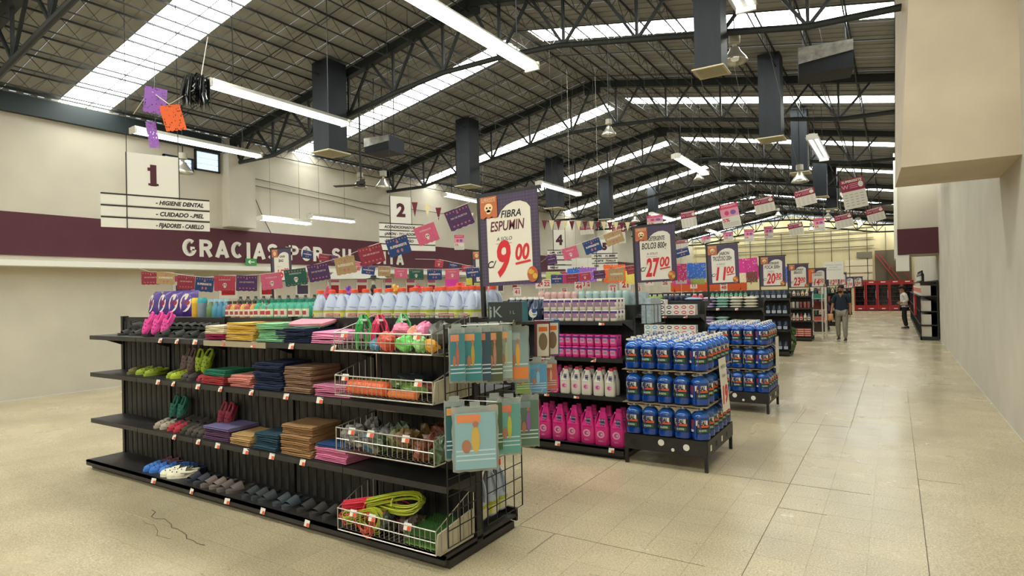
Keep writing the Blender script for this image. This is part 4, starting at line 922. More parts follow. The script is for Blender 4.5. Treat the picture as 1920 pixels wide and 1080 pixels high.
# sixth unit: cans, bottles, boxes
G6 = gondola(-9.6, -2.16, 19.6, 19.95, 20.35, [.14, .62, 1.0, 1.37], [.14, .6, 1.0, 1.5], 1.5, 'sixth black shelf unit with cans and striped boxes')
rows(SB, -2.75, 5, .12, 19.7, 1, 1, 1.37, 1, 1, 'pale bottle on the top shelf of the sixth unit', 'bottle', 'bottles of the sixth unit', lambda i, j, k: ['4a6a5a', 'c8c0a8', '4a5a4a', 'c8a85a', 'c0b89a'][i])
rows(CANI, -2.75, 6, .105, 19.7, 1, 1, 1.0, 1, 1, 'can on the third shelf of the sixth unit', 'can', 'cans of the sixth unit', lambda i, j, k: ['b8b0a0', 'b8b0a0', 'a8a094', '8c4a4a', '9c5a52', '8c5048'][i])
rows(SB, -2.75, 6, .105, 19.7, 1, 1, .62, 1, 1, 'bottle on the second shelf of the sixth unit', 'bottle', 'lower bottles of the sixth unit', lambda i, j, k: ['b86a3a', 'b8b0a0', 'b8b0a0', 'a82a3a', 'd8d0c0', '5a6a70'][i], sc=(1, 1, 1.4))
stp = M().box(-.09, .09, -.05, .05, 0, .06, 0).box(-.085, .085, -.052, -.05, .02, .04, 1).mesh('striped_box', [mat('box_red', 'b8402f', .5), paper])
for k in range(4):
    for i in range(3):
        obj('striped_box', stp, None, (-2.65+i*.19, 19.72, .14+.061*k), label=f'red striped box low on the sixth unit, {["bottom", "second", "third", "top"][k]} layer, {od(i)} from left', cat='box', group='striped boxes')
# white wire rack beside the sixth unit
wr_ = M()
for x in (-2.24, -1.95, -1.86):
    for y in (20.6, 20.95): wr_.bar((x, y, 0), (x, y, 1.62), .035)
rk = obj('white_rack', wr_.mesh('white_rack', white), None, label='white post display rack with teal and coral goods beside the sixth unit', cat='rack')
for z in (.2, .55, .9, 1.25): obj('rack_shelf', M().box(-2.25, -1.85, 20.6, 20.97, z, z+.02).mesh('rack_shelf', white), rk)
for i, (z, c, n, h_) in enumerate(((1.27, '4fa08a', 'teal', .14), (.92, '7a3a34', 'brick', .25), (.57, 'e07868', 'coral', .12), (.22, '5a4a44', 'dark brown', .26))):
    obj('folded_goods', M().box(-.15, .15, -.12, .12, 0, h_*.5).box(-.13, .14, -.11, .12, h_*.5, h_).mesh('folded_goods', dyed), None, (-2.05, 20.78, z), label=f'{n} folded goods on the white rack', cat='goods', col=c)
# further units
for n_, y in enumerate((24.0, 27.5, 31.0, 34.5, 38.0)):
    gondola(-9.6, -2.1, y, y+.35, y+.75, [.14, .62, 1.0, 1.37], [.14, .6, 1.0, 1.5], 1.5, f'far black shelf unit, {od(n_+6)} from the camera', strips=False, bays=2.5)
    cs = ['8c4a3a', '3a5a4a', 'c8b88a', '5a3a4a', '3a4a6a']
    for z in (.14, .62, 1.0, 1.37):
        for i in range(6):
            place(CANI if (i+n_) % 2 else SB, (-2.9+.14*i, y+.1, z), 0, 1.2, f'small product on the {ORD[n_+6]} unit, {["bottom", "second", "third", "top"][[.14, .62, 1.0, 1.37].index(z)]} shelf, {od(i)} from left', 'product', 'products on the far shelf units', cs[(i+n_+int(z*5)) % 5])
# orange header board
ob = obj('header_board', M().prism([(-5.1, 1.6)]+[(-5.1+.1*i, 1.6-.02*(i % 2)) for i in range(1, 20)]+[(-3.15, 1.6), (-3.15, 1.8), (-5.1, 1.83)], 15.5, 15.52).bar((-5, 15.51, 1.5), (-5, 15.51, 1.65), .02).bar((-3.3, 15.51, 1.5), (-3.3, 15.51, 1.65), .02).mesh('header_board', mat('orange_board', 'd8571c', .6)), None, label='long orange scalloped header board above the green bottles', cat='board')

# ---------------------------------------------------------------- price signs on poles
def sign_panel(W_, H_, lines, price, cents):
    pn = M().box(0, W_, -.004, .004, 0, H_, 0)
    for i in range(1, 26): pn.box(0, W_, -.0046, -.004, H_*i/26-.0006, H_*i/26+.0006, 1)
    for i in range(1, 18): pn.box(W_*i/18-.0006, W_*i/18+.0006, -.0047, -.004, 0, H_, 1)
    cd = [(.12, .04), (.88, .04), (.88, .82), (.82, .87), (.72, .9), (.6, .9), (.48, .87), (.39, .82), (.33, .75), (.12, .75)]
    cd = M().prism([(u*W_, v*H_) for u, v in cd], -.0065, -.0048)
    em = M().prism([(.02*W_, .99*H_), (.32*W_, .99*H_), (.32*W_, .76*H_)]+[((.32-.05*i)*W_, (.745 if i % 2 else .77)*H_) for i in range(1, 6)]+[(.02*W_, .76*H_)], -.01, -.007, 1, 0)
    em.disc(.17*W_, .865*H_, .075*W_, .05*H_, -.0115, 1).disc(.17*W_, .82*H_, .04*W_, .025*H_, -.0115, 1)
    for s_ in (-1, 1): em.disc((.17+s_*.03)*W_, .865*H_, .016*W_, .012*H_, -.0125, 2, 8)
    em.disc(.17*W_, .842*H_, .006*W_, .008*H_, -.0125, 2, 5).text('SUPERISSSTE', .036*W_/.42, .17*W_, .93*H_, -.0115, 1, width=.25*W_)
    br = M().disc(.88*W_, .1*H_, .09*W_, .085*H_, -.011, 0, 12).disc(.86*W_, .13*H_, .05*W_, .03*H_, -.012, 1).disc(.92*W_, .08*H_, .04*W_, .03*H_, -.012, 1).disc(.9*W_, .16*H_, .03*W_, .02*H_, -.0122, 2)
    l = M()
    k = W_/.42
    l.text(lines[0], .06*k, .55*W_, .74*H_, -.0075, 1, .25, .0012, width=min(.4, .07*len(lines[0]))*W_)
    l.text(lines[1], .085*k, .48*W_, .6*H_, -.0075, 0 if len(lines) < 4 else 1, .2, .0015, width=min(.62, .085*len(lines[1]))*W_)
    if len(lines) > 2: l.text(lines[2], .032*k, .42*W_, .49*H_, -.0075, 1, .2)
    l.box(.27*W_, .55*W_, -.0075, -.007, .455*H_, .459*H_, 1)
    big = .24*k if len(price) == 1 else .2*k
    l.text(price, big*1.25, .42*W_ if len(price) > 1 else .4*W_, .11*H_, -.0078, 2, .2, .008*k, width=(.36 if len(price) > 1 else .24)*W_)
    l.text(cents, .13*k, .72*W_, .27*H_, -.0078, 2, .2, .004*k, width=.24*W_)
    l.bar((.6*W_, -.0078, .225*H_), (.85*W_, -.0078, .25*H_), .004, .012*k, 2)
    l.text('C/', .06*k, .19*W_, .2*H_, -.0078, 1, .3, .001)
    return [('panel', pn.mesh('panel', [purplep, mat('plaid_line', '6c6078', .6)])), ('card', cd.mesh('card', paper)), ('skull_tag', em.mesh('skull_tag', [mat('tag_orange', 'b8653a', .6), mat('skull_cream', 'e8cfa0', .6), ink])),
            ('bread_icon', br.mesh('bread_icon', [mat('bread_brown', 'a85a2c', .6), gold, mat('bread_red', 'c83c2c', .5)])), ('lettering', l.mesh('lettering', [mat('wine_ink', '5c1f2c', .6), ink, red]))]
def price_sign(x, y, zb, zt, W_, H_, lines, price, cents, label, rz=0, grp='price signs over the shelf ends'):
    o = obj('price_sign', M().box(-.012, .012, -.012, .012, 0, zt-zb).mesh('pole', black), None, (x, y, zb), (0, R(-1.5 if y < 9 else 0), R(rz)), label=label, cat='price sign', group=grp)
    obj('arm', M().box(-.02, W_+.03, -.01, .01, zt-zb-.012, zt-zb+.008).mesh('arm', black), o)
    for n_, me in sign_panel(W_, H_, lines, price, cents): obj(n_, me, o, (.015, -.016, zt-zb-.015-H_))
    return o
price_sign(-2.25, 3.1, 1.5, 2.28, .43, .57, ('FIBRA', 'ESPUMIN', 'A SOLO'), '9', '00', 'largest hand-lettered price sign reading FIBRA 9.00')
price_sign(-2.25, 5.76, 1.5, 2.3, .42, .56, ('DETERGENTE', 'BOLO3 800g', 'A SOLO', ''), '27', '00', 'large DETERGENTE price sign above the nearest blue jug stack')
price_sign(-2.25, 8.52, 1.48, 2.27, .42, .55, ('JABON', 'TROZOSO 200g', 'A SOLO', ''), '11', '00', 'hand-lettered price sign reading JABON 11.00')
price_sign(-2.18, 11.92, 1.46, 2.24, .44, .56, ('DETERGENTE', 'FOCA 500g', 'A SOLO', ''), '20', '30', 'DETERGENTE price sign above the sugar bags, left of the navy bottles')
price_sign(-2.2, 15.57, 1.5, 2.2, .44, .56, ('DETERGENTE', 'BRASO', '', ''), '23', '00', 'price sign of the fifth unit between the 20.30 and 14.50 signs')
price_sign(-2.22, 19.97, 1.5, 2.2, .46, .56, ('LIQUIDO', 'CANASO', '', ''), '14', '50', 'hand-lettered price sign reading 14.50 above the sixth unit')
price_sign(-2.12, 24.37, 1.5, 2.22, .4, .56, ('ACEITE', 'PATRON', '', ''), '12', '50', 'small far price sign reading 12.50 left of the walking man')
price_sign(-2.1, 27.87, 1.5, 2.2, .4, .5, ('ACEITE', 'SOPA', '', ''), '18', '00', 'far price sign reading 18.00 behind the walking man')
price_sign(-2.1, 31.37, 1.5, 2.05, .5, .5, ('AROMA', 'SOPA', '', ''), '31', '00', 'third tiny price sign from the walking man, left of the coolers')
price_sign(-1.9, 34.87, 1.5, 2.1, .5, .5, ('AROMA', 'CAFE', '', ''), '10', '00', 'farthest tiny price sign touching the red coolers')
price_sign(-8.2, 5.78, 1.5, 2.42, .3, .5, ('GASA', 'BAG', '', ''), '15', '00', 'narrow price sign standing before the white wall letters', 30)
price_sign(-6.4, 8.52, 1.48, 2.42, .42, .56, ('JABON', 'LIRIO', '', ''), '15', '00', 'price sign behind the green and pink flags of the middle string', 30)
for i, (x, y, z, t_) in enumerate(((-5.3, 9.0, 1.78, '24'), (-3.75, 9.4, 1.8, '29'), (-2.98, 9.6, 1.8, '14'), (-6.7, 9.3, 1.8, '13'), (-4.6, 9.2, 1.76, '20'), (-3.55, 8.6, 1.72, '21'))):
    s_ = obj('price_card', M().box(-.09, .09, -.002, .002, -.06, .08).bar((0, .004, .0), (0, .004, -.28), .008).mesh('price_card', paper), None, (x, y, z), (0, 0, R(25)), label='small white card with red price '+['far behind the middle of the white cans', 'between the purple flag and orange sheet', 'under the 27.00 sign', 'left of the price pole of FIBRA', 'behind the pink canisters', 'just behind the right of the white cans'][i], cat='price card')
    obj('lettering', M().text(t_, .12, 0, -.02, -.003, off=.004).mesh('lettering', red), s_)

# ---------------------------------------------------------------- flags, pennants, leaflets, cut-paper sheets
fm = M().prism([(-.11, 0), (.11, 0)]+[(.11-.0275*i, -.155-(.006 if i % 2 else 0)) for i in range(9)], -.0006, .0006)
fm = fm.mesh('flag', mat('flag_print', obj=True, rough=.75, noise=.1, nscale=40))
pale = mat('flag_pale', 'd8c8b8', .7); acc = mat('flag_accent', 'b06a6a', .7)
def flet(kind):
    l = M()
    for i in range(7): l.disc(-.09+.03*i, -.02, .006, .008, -.0015, 1, 6)
    if kind == 0:
        l.text('SUPERISSSTE', .03, 0, -.085, -.0015, 0, off=.0012, width=.17).disc(-.02, -.12, .013, .016, -.0015, 1, 8).disc(.022, -.12, .013, .016, -.0015, 1, 8).disc(0, -.04, .014, .012, -.0015, 1, 8)
    elif kind == 1:
        l.text('DIA DE MUERTOS', .02, 0, -.075, -.0015, 0, .15, width=.15).disc(0, -.035, .009, .009, -.0015, 1, 6)
        for i in range(5): l.disc(-.07+.035*i, -.13, .01, .007, -.0015, 1, 6)
    else:
        l.text('SUPERISSSTE', .02, 0, -.05, -.0015, 0, width=.12).disc(0, -.095, .022, .02, -.0015, 0, 12).disc(0, -.118, .013, .01, -.0015, 0, 8)
        for s_ in (-1, 1): l.disc(s_*.009, -.095, .006, .007, -.0025, 2, 8)
        for i in range(6): l.disc(-.08+.032*i, -.145, .007, .005, -.0015, 1, 6)
    return l.mesh('lettering', [pale, acc, ink])
FLT = [flet(i) for i in range(3)]
KND = dict(tan=0, navy=0, maroon=1, red=2, purple=1, pink=2, green=2)
def flag_string(items, name, ends):
    pts = [Vector(ends[0])]
    for i, (x, y, z, w_, h_, yw, tl, c) in enumerate(items):
        k = w_/.22; top = Vector((x, y, z+h_/2))
        o = obj('paper_flag', fm, None, top, Euler((0, R(-tl), R(yw))), (k, 1, min(1.15, h_/.16)), f'{COLN.get(c, c)} flag on the {name}, {od(i)} from left', 'flag', 'printed paper flags', col=c)
        obj('lettering', FLT[KND.get(c, 1)], o); pts.append(top)
    pts.append(Vector(ends[1]))
    obj('string', M().tube(pts, .0025, 4).mesh('string', paper), None, label='thin white string carrying the flags of the '+name, cat='string')
COLN = {'m': 'maroon', 'c': 'cream'}
A = [(-8.9,4.35,1.97,.22,.18,63,0,'maroon'),(-8.5,4.35,1.96,0.21,0.17,63,-3,'tan'),(-7.9,4.3,1.88,.2,.19,62,-4,'maroon'),(-7.3,4.2,1.84,.2,.18,60,-6,'navy'),(-6.74,4.11,1.84,.22,.18,59,0,'red'),(-6.35,4.14,1.83,.22,.18,57,-2,'purple'),(-6.0,4.2,1.84,.215,.19,55,6,'pink'),
     (-5.49,4.13,1.87,.22,.18,53,7,'green'),(-5.15,4.15,1.91,.21,.18,51,10,'purple'),(-4.8,4.2,1.97,.2,.18,49,10,'tan'),(-4.17,3.95,2.03,.22,.17,47,14,'maroon'),(-3.9,4.02,2.1,.2,.165,44,17,'navy'),(-3.65,4.12,2.2,.195,.17,42,19,'pink'),(-3.1,3.9,2.28,.21,.17,38,21,'purple')]
flag_string(A, 'long front string', ((-9.6, 4.5, 2.15), (-2.25, 3.12, 2.28)))
Bm = [(-7.9,6.2,2.33,.15,.13,52,-10,'navy'),(-7.4,6.1,2.25,.15,.11,50,-8,'maroon'),(-7.1,6.05,2.21,.1,.12,50,-8,'purple'),(-6.75,6.15,2.1,.1,.13,48,-5,'pink')]
flag_string(Bm, 'short string before the wall letters', ((-8.6, 6.3, 2.5), (-6.4, 6.1, 2.1)))
Bc = [(-6.4,6.05,2.02,.18,.12,47,-8,'navy'),(-6.5,6.45,2.02,.18,.15,45,-2,'tan'),(-6.1,6.38,1.97,.18,.145,44,0,'pink'),(-5.67,6.23,1.94,.2,.155,42,0,'green'),(-5.45,6.36,1.93,.2,.15,41,0,'navy'),(-5.2,6.44,1.93,.19,.14,39,0,'pink'),(-4.9,6.5,1.94,.185,.14,37,5,'navy')]
flag_string(Bc, 'middle string above the bleach jugs', ((-6.9, 6.0, 2.1), (-4.4, 6.6, 2.0)))
Bd = [(-5.6,6.65,2.1,.12,.115,40,-8,'red'),(-5.3,6.6,2.06,.12,.08,39,-8,'navy'),(-5.0,6.5,2.0,.12,.09,38,0,'red')]
flag_string(Bd, 'short string right of the wall letters', ((-6.2, 6.8, 2.2), (-4.8, 6.4, 2.02)))
Be = [(-4.35,7.7,2.13,.15,.15,29,10,'purple'),(-3.67,6.99,2.16,.2,.16,28,14,'pink'),(-2.95,6.15,2.16,.2,.15,26,18,'navy'),(-2.65,6.07,2.23,.2,.145,24,19,'tan')]
flag_string(Be, 'string rising to the second price sign', ((-4.8, 8.1, 2.1), (-2.25, 5.8, 2.32)))
Bf = [(-4.2,7.6,1.84,.17,.13,29,0,'navy'),(-4.0,7.7,1.85,.175,.12,28,3,'maroon'),(-3.75,7.6,1.86,.165,.115,26,5,'red'),(-3.5,7.55,1.88,.16,.115,25,4,'purple'),(-3.2,7.45,1.87,.21,.17,23,2,'tan'),(-3.05,7.6,1.93,.13,.12,22,8,'maroon')]
flag_string(Bf, 'low string behind the white powder cans', ((-4.5, 7.7, 1.9), (-2.6, 7.5, 2.0)))
flag_string([(-2.72, 8.79, 2.2, 0.2, 0.13, 17, 14, 'navy')], 'string between the second and third price signs', ((-3.2, 8.9, 2.2), (-2.25, 8.52, 2.27)))
# small price cards over the further units, posters on the left wall
rnd = random.Random(21)
for i in range(16):
    y = (8.7, 12.1)[i % 2]; x = -7.4+.3*i; t_ = str(rnd.randint(11, 49))
    s_ = obj('price_card', M().box(-.07, .07, -.002, .002, -.08, .07).bar((0, .004, .0), (0, .004, -.2), .006).mesh('price_card', paper), None, (x, y, 1.68+.06*(i % 3)), (0, 0, R(30)), label=f'small white price card above the {["third", "fourth"][i % 2]} unit, {od(i//2)} from the left', cat='price card', group='small price cards over the far units')
    obj('lettering', M().text(t_, .1, 0, -.045, -.003, off=.003).box(-.05, .05, -.003, -.002, .04, .055).mesh('lettering', red), s_)
for i, c in enumerate(('magenta', 'yellow', 'blue', 'orange', 'violet', 'lime', 'rose', 'cream', 'orange', 'blue')):
    o = obj('cut_paper_sheet', fm, None, (-7.2+.42*i, 8.9+.1*(i % 3), 1.98+.03*(i % 2)), (0, 0, R(38-2*i)), (1.15, 1, 1.2), f'{c} paper sheet hanging beyond the third unit, {od(i)} from the left', 'paper sheet', 'paper sheets beyond the third unit', col=c)
obj('string', M().tube([(-7.6, 8.9, 2.02), (-7.2, 8.9, 1.98), (-5.3, 9.0, 2.0), (-3.4, 9.0, 1.99), (-3.0, 9.0, 2.05)], .003, 4).mesh('string', paper), None, label='thin string carrying the paper sheets beyond the third unit', cat='string')
for i in range(14):
    po = obj('wall_poster', M().box(-12.995, -12.985, -.22, .22, -.28, .28).mesh('wall_poster', paper), None, (0, 7.0+i*1.0, 1.95), label=f'white poster on the left wall under the maroon band, {od(i)} from the left', cat='poster', group='posters along the left wall')
    obj('printed_block', M().box(-12.985, -12.98, -.16, .16, -.2, .02, 0).box(-12.985, -12.98, -.18, .18, .1, .22, 1).mesh('printed_block', [redp if i % 3 else purplep, mat('leaf_pink2', 'c05a7a', .6)]), po)
# triangular pennants
pt_ = M().prism([(-.05, 0), (.05, 0), (0, -.2)], -.0006, .0006).mesh('pennant', mat('flag_print', obj=True))
PN = [(-5.48,6.02,2.9,.08,.2,42,'m'),(-5.4,6.18,2.88,.08,.17,41,'c'),(-5.34,6.34,2.85,.08,.18,40,'m'),(-5.31,6.59,2.82,.08,.15,39,'c'),(-5.2,6.89,2.82,.08,.13,37,'c')]
PN2 = [(-5.5+.065*i, 9.53+.15*i, 2.985+.005*i, .1, .19, 30-.6*i, 'mc'[i % 2]) for i in range(15)]
for nm, L_ in (('short string beside the number two sign', PN), ('long string above the number four sign', PN2)):
    for i, (x, y, z, w_, h_, yw, c) in enumerate(L_):
        obj('pennant', pt_, None, (x, y, z), (0, 0, R(yw)), (w_/.1, 1, h_/.2), f'{COLN[c]} triangular pennant on the {nm}, {od(i)} from the left', 'pennant', 'triangular pennants', col=c)
    obj('string', M().tube([(x, y, z) for x, y, z, *_ in L_], .002, 4).mesh('string', paper), None, label='thin pennant string, the '+nm, cat='string')
# leaflets hanging from the roof
def leaflet(kind):
    b = M().box(-.16, .16, -.001, .001, -.5, 0)
    l = M()
    if kind == 'P':
        l.box(-.16, .16, -.002, -.001, -.1, 0, 0).text('SUPERISSSTE', .05, 0, -.06, -.003, 2, width=.25).box(-.16, .16, -.002, -.001, -.27, -.1, 3).disc(-.05, -.19, .04, .05, -.003, 0).disc(.06, -.19, .05, .05, -.003, 5)
        l.text('5%', .1, -.08, -.37, -.003, 0, off=.003)
        for i in range(4): l.box(-.13, .13, -.002, -.001, -.4-.022*i, -.395-.022*i, 4)
    else:
        l.box(-.16, .16, -.002, -.001, -.21, 0, 1).text('SUPERISSSTE', .05, 0, -.06, -.003, 2, off=.002, width=.27).text('W', .09, -.1, -.16, -.003, 3, off=.002).disc(.11, -.12, .035, .05, -.003, 2)
        for i in range(3): l.box(-.04, .07, -.003, -.002, -.1-.03*i, -.09-.03*i, 3)
        for i in range(5):
            for j in range(4): l.box(-.13+.07*j, -.09+.07*j, -.002, -.001, -.27-.045*i, -.262-.045*i, 4)
    return b.mesh('leaflet', paper), l.mesh('lettering', [mat('leaf_pink', 'c83c64', .6), mat('leaf_maroon', '8a1f3c', .6), paper, mat('leaf_rose', 'd890a4', .6), mat('grey_ink2', '8a8480', .6), mat('leaf_violet', '7a5a9a', .6)])
LF = {k: leaflet(k) for k in 'PM'}
FLY = [(-2.58, 11.21, 2.98, 0.32, 0.44, 13, 10, 'P'), (-1.87, 10.64, 3.04, 0.32, 0.26, 10, 10, 'M'), (-1.29, 11.09, 3.17, 0.32, 0.28, 7, 11, 'M'), (-0.53, 10.27, 3.05, 0.32, 0.46, 3, 9, 'M'), (-0.33, 14.16, 3.1, 0.32, 0.28, 1, 13, 'M'), (-0.87, 13.58, 2.96, 0.32, 0.28, 4, 11, 'M'), (-1.98, 15.25, 3.01, 0.32, 0.29, 7, 10, 'M'), (-2.04, 21.13, 3.64, 0.32, 0.4, 6, 6, 'P'), (-4.04, 23.97, 3.73, 0.32, 0.47, 10, 3, 'P'), (-4.34, 21.94, 3.5, 0.32, 0.43, 11, 0, 'P'), (-4.92, 21.33, 3.46, 0.32, 0.3, 13, 3, 'P'), (-5.84, 21.87, 3.45, 0.32, 0.22, 15, 3, 'P'), (-3.79, 12.75, 3.16, 0.32, 0.35, 17, 8, 'M'), (-4.08, 11.5, 3.03, 0.32, 0.24, 20, 3, 'P'), (-5.0, 16.24, 2.9, 0.32, 0.24, 17, 5, 'M'), (-6.21, 12.76, 3.1, 0.32, 0.19, 26, 3, 'M'), (-6.04, 14.25, 3.11, 0.32, 0.5, 23, 4, 'M'), (-9.5, 12.07, 2.98, 0.25, 0.38, 39, 0, 'P'), (-10.4, 10.4, 2.95, 0.22, 0.2, 46, 0, 'P'), (-9.2, 12.8, 2.54, 0.2, 0.24, 37, 0, 'P')]
FW = ['pink-headed leaflet with large five percent mark, nearest the ridge', 'maroon-headed leaflet right of the five percent leaflet', 'maroon-headed leaflet in front of the hanging bell lamp', 'largest maroon-headed leaflet at the upper right', 'maroon-headed leaflet nearest the right-hand wall', 'maroon-headed leaflet below the largest one', 'maroon-headed leaflet before the yellow back wall', 'small pink leaflet above the 14.50 price sign', 'small pink leaflet above the twenty peso price sign', 'second small pink leaflet, left of the one above the twenty peso sign', 'small pink leaflet above the JABON 11.00 sign', 'pink leaflet at the left edge of the JABON sign', 'maroon-headed leaflet above and between the 27.00 and 11.00 signs', 'pink leaflet just above the 27.00 sign', 'maroon-headed leaflet right of the 27.00 sign', 'maroon-headed leaflet above the number four sign', 'tall leaflet behind the tan flag near the 27.00 sign', 'pink leaflet hanging above the bleach jugs and maroon band', 'pink leaflet left of the dark blue flag', 'small leaflet on the maroon band left of the nine peso sign']
for (x, y, z, w_, h_, yw, tl, k_), n_ in zip(FLY, FW):
    o = obj('leaflet', LF[k_][0], None, (x, y, z+h_/2), (0, R(-tl), R(yw)), (w_/.32, 1, h_/.5), 'hanging '+n_, 'leaflet', 'leaflets hanging over the aisles')
    obj('lettering', LF[k_][1], o)
    top = (zr(x)+.1-(z+h_/2))/(h_/.5)
    obj('hanger', M().bar((0, 0, 0), (0, 0, top), .0022).mesh('hanger', mat('grey_cord', '77736a', .7)), o)
# cut-paper sheets
def lace_mat():
    m = bpy.data.materials.new('cut_paper'); m.use_nodes = True; nt = m.node_tree; N = nt.nodes.new; L = nt.links.new
    b = nt.nodes['Principled BSDF']; b.inputs['Roughness'].default_value = .8
    oi = N('ShaderNodeObjectInfo'); L(oi.outputs['Color'], b.inputs['Base Color'])
    tc_ = N('ShaderNodeTexCoord'); vo = N('ShaderNodeTexVoronoi'); vo.inputs['Scale'].default_value = 38; vo.inputs['Randomness'].default_value = .7; L(tc_.outputs['Object'], vo.inputs['Vector'])
    gt = N('ShaderNodeMath'); gt.operation = 'GREATER_THAN'; gt.inputs[1].default_value = .27; L(vo.outputs['Distance'], gt.inputs[0]); L(gt.outputs[0], b.inputs['Alpha'])
    return m
lace = lace_mat()
PPm = M().prism([(-.15, 0), (.15, 0)]+[(.15-.03*i, -.24-(.012 if i % 2 else 0)) for i in range(11)], -.0005, .0005).mesh('cut_paper_sheet', lace)
for (x, y, z, w_, h_, yw, tl, c, n_) in [(-2.54,12.5,2.03,.41,.43,11,3,'magenta','beside the 20.30 sign'),(-2.54,11.92,1.85,.21,.18,12,0,'cream','below the magenta sheet'),(-2.35,12.04,1.86,.2,.2,11,0,'brown','at the left of the 20.30 sign'),(-2.75,9.68,1.95,.3,.25,16,0,'blue','left of the JABON sign'),(-2.84,9.98,1.8,.27,.14,16,0,'lime','below the blue sheet'),
        (-2.94,9.33,1.93,.26,.25,17,0,'rose','right of the 27.00 sign'),(-3.06,9.85,1.78,.3,.11,17,0,'magenta','below the rose sheet'),(-4.08,8.0,1.9,.28,.2,29,0,'blue','behind the white cans'),(-3.9,8.02,1.9,.26,.21,27,0,'violet','behind the white cans'),(-3.42,7.9,1.9,.31,.25,23,0,'orange','framing a tan flag'),(-3.2,8.0,1.84,.2,.18,22,0,'yellow','left of the 27.00 sign'),
        (-4.9,2.46,3.22,.15,.2,63,-5,'violet','at the upper left corner'),(-4.7,2.45,3.05,.14,.19,62,14,'orange','at the upper left corner'),(-5.0,2.46,2.97,.07,.2,64,8,'violet','cut by the left edge below the orange one'),(-2.42,13.16,1.99,.19,.26,10,0,'brown','left of the 23.00 sign'),(-2.34,16.14,1.96,.13,.4,8,0,'blue','beside the 23.00 sign'),(-2.23,19.9,1.97,.16,.4,6,0,'orange','beside the 14.50 sign')]:
    o = obj('cut_paper_sheet', PPm, None, (x, y, z+h_/2), (0, R(-tl), R(yw)), (w_/.3, 1, h_/.24), f'{c} cut-paper sheet {n_}', 'paper sheet', 'cut-paper sheets', col=c)
    if y > 3: obj('hanger', M().bar((0, 0, 0), (0, 0, (zr(x)+.1-z-h_/2)/(h_/.24)), .002).mesh('hanger', mat('grey_cord', '77736a', .7)), o)
obj('string', M().tube([(-6.2, 2.9, 3.45), (-5.0, 2.46, 3.32), (-4.7, 2.45, 3.15), (-4.55, 2.6, 3.3), (-6.3, 3.7, 4.5)], .004, 4).mesh('string', paper), None, label='cord carrying the violet and orange sheets at upper left', cat='string')
tn = M(); rnd = random.Random(5)
for k in range(70):
    a = rnd.random()*6.28; r_ = rnd.uniform(.02, .09); x, y = r_*cos(a), r_*sin(a)
    tn.add([(x, y, .12), (x+.012, y+.004, .12), (x*1.2+.01*rnd.random(), y*1.2, -.02), (x*1.3+rnd.uniform(-.02, .02), y*1.3, -rnd.uniform(.08, .14)), (x*1.25, y*1.25-.01, -.02)], [(0, 1, 2, 3, 4)])
blob(tn, (0, 0, .03), .07, .07, .1, 2, 0, 9, 7, .25)
tn.tube([(0, 0, .1), (-.3, .3, .3)], .004, 4)
obj('tinsel_streamer', tn.mesh('tinsel_streamer', mat('black_tinsel', '12161a', .2, coat=.8)), None, (-4.62, 2.62, 3.27), label='bunched black shiny plastic streamer beside the twin-tube lamp', cat='streamer')
# aisle signs
def aisle_sign(loc, rz, num, W_, H_, lines, LW, lh, label, off=0, lx=-.42, lw=.84):
    o = obj('aisle_sign', M().box(-W_/2, W_/2, -.006, .006, 0, H_).mesh('number_board', white), None, loc, (0, 0, R(rz)), label=label, cat='aisle sign')
    nm = M().text(num, H_*.66, 0, H_*.27, -.008, off=.014)
    if num == '1': nm.box(-.05, 0, -.009, -.007, H_*.6, H_*.68).box(-.045, .045, -.009, -.007, H_*.25, H_*.3)
    obj('lettering', nm.mesh('lettering', maroon), o)
    fr = M().box(-W_/2-.008, -W_/2, -.01, .01, -lh*len(lines), H_).box(W_/2, W_/2+.008, -.01, .01, -.02, H_)
    top = zr(loc[0])+.1-loc[2]
    fr.bar((-W_/2, 0, H_), (-W_/2, 0, top), .006).bar((W_/2, 0, H_), (W_/2, 0, top), .006)
    obj('frame', fr.mesh('frame', ink), o)
    for i, t_ in enumerate(lines):
        obj('text_board', M().box(off-LW/2, off+LW/2, -.006, .006, -lh*(i+1)+.008, -lh*i-.008).mesh('text_board', white), o)
        obj('board_rail', M().box(off-LW/2, off+LW/2, -.009, .009, -lh*i-.014, -lh*i).mesh('board_rail', ink), o)
        if t_: obj('lettering', M().text(t_, lh*.52, off+LW*lx, -lh*(i+1)+lh*.26, -.008, shear=.25, off=.0022, al='l', width=min(LW*lw, lh*.3*len(t_))).mesh('lettering', ink), o)
    return o
aisle_sign((-6.424, 3.18, 2.72), 72, '1', .45, .42, ['- HIGIENE DENTAL', '- CUIDADO -.PIEL', '- FIJADORES - CABELLO'], .95, .115, 'large hanging aisle sign reading HIGIENE DENTAL at the left edge', .035, -.02, .46)
aisle_sign((-7.05, 7.4, 2.86), 66, '2', .37, .45, ['ACONDICIONADOR   DESOD.', '-JABON - TOCADOR', '-ESPONJA - BAÑO', ''], 1.0, .115, 'hanging aisle sign reading ACONDICIONADOR above the bleach jugs', .12)
aisle_sign((-6.5, 9.2, 2.62), 50, '3', .3, .35, ['ACEITE -', 'SHAMPOO', 'GEL - MOUSSE'], .42, .11, 'hanging aisle sign behind the left edge of the nine peso sign')
aisle_sign((-5.75, 10.54, 2.5), 45, '4', .24, .4, ['LIM.  DET.', 'CLORO', 'JABON', 'FIBRAS'], .5, .1, 'hanging aisle sign left of the pink flag behind the powder cans')
aisle_sign((-4.56, 10.1, 2.35), 35, '5', .3, .25, ['PAPEL    H. BEBE', 'ACEITE   TOALLA', 'SAL     DULCE'], .48, .09, 'hanging aisle sign with three text boards left of the 27.00 sign')
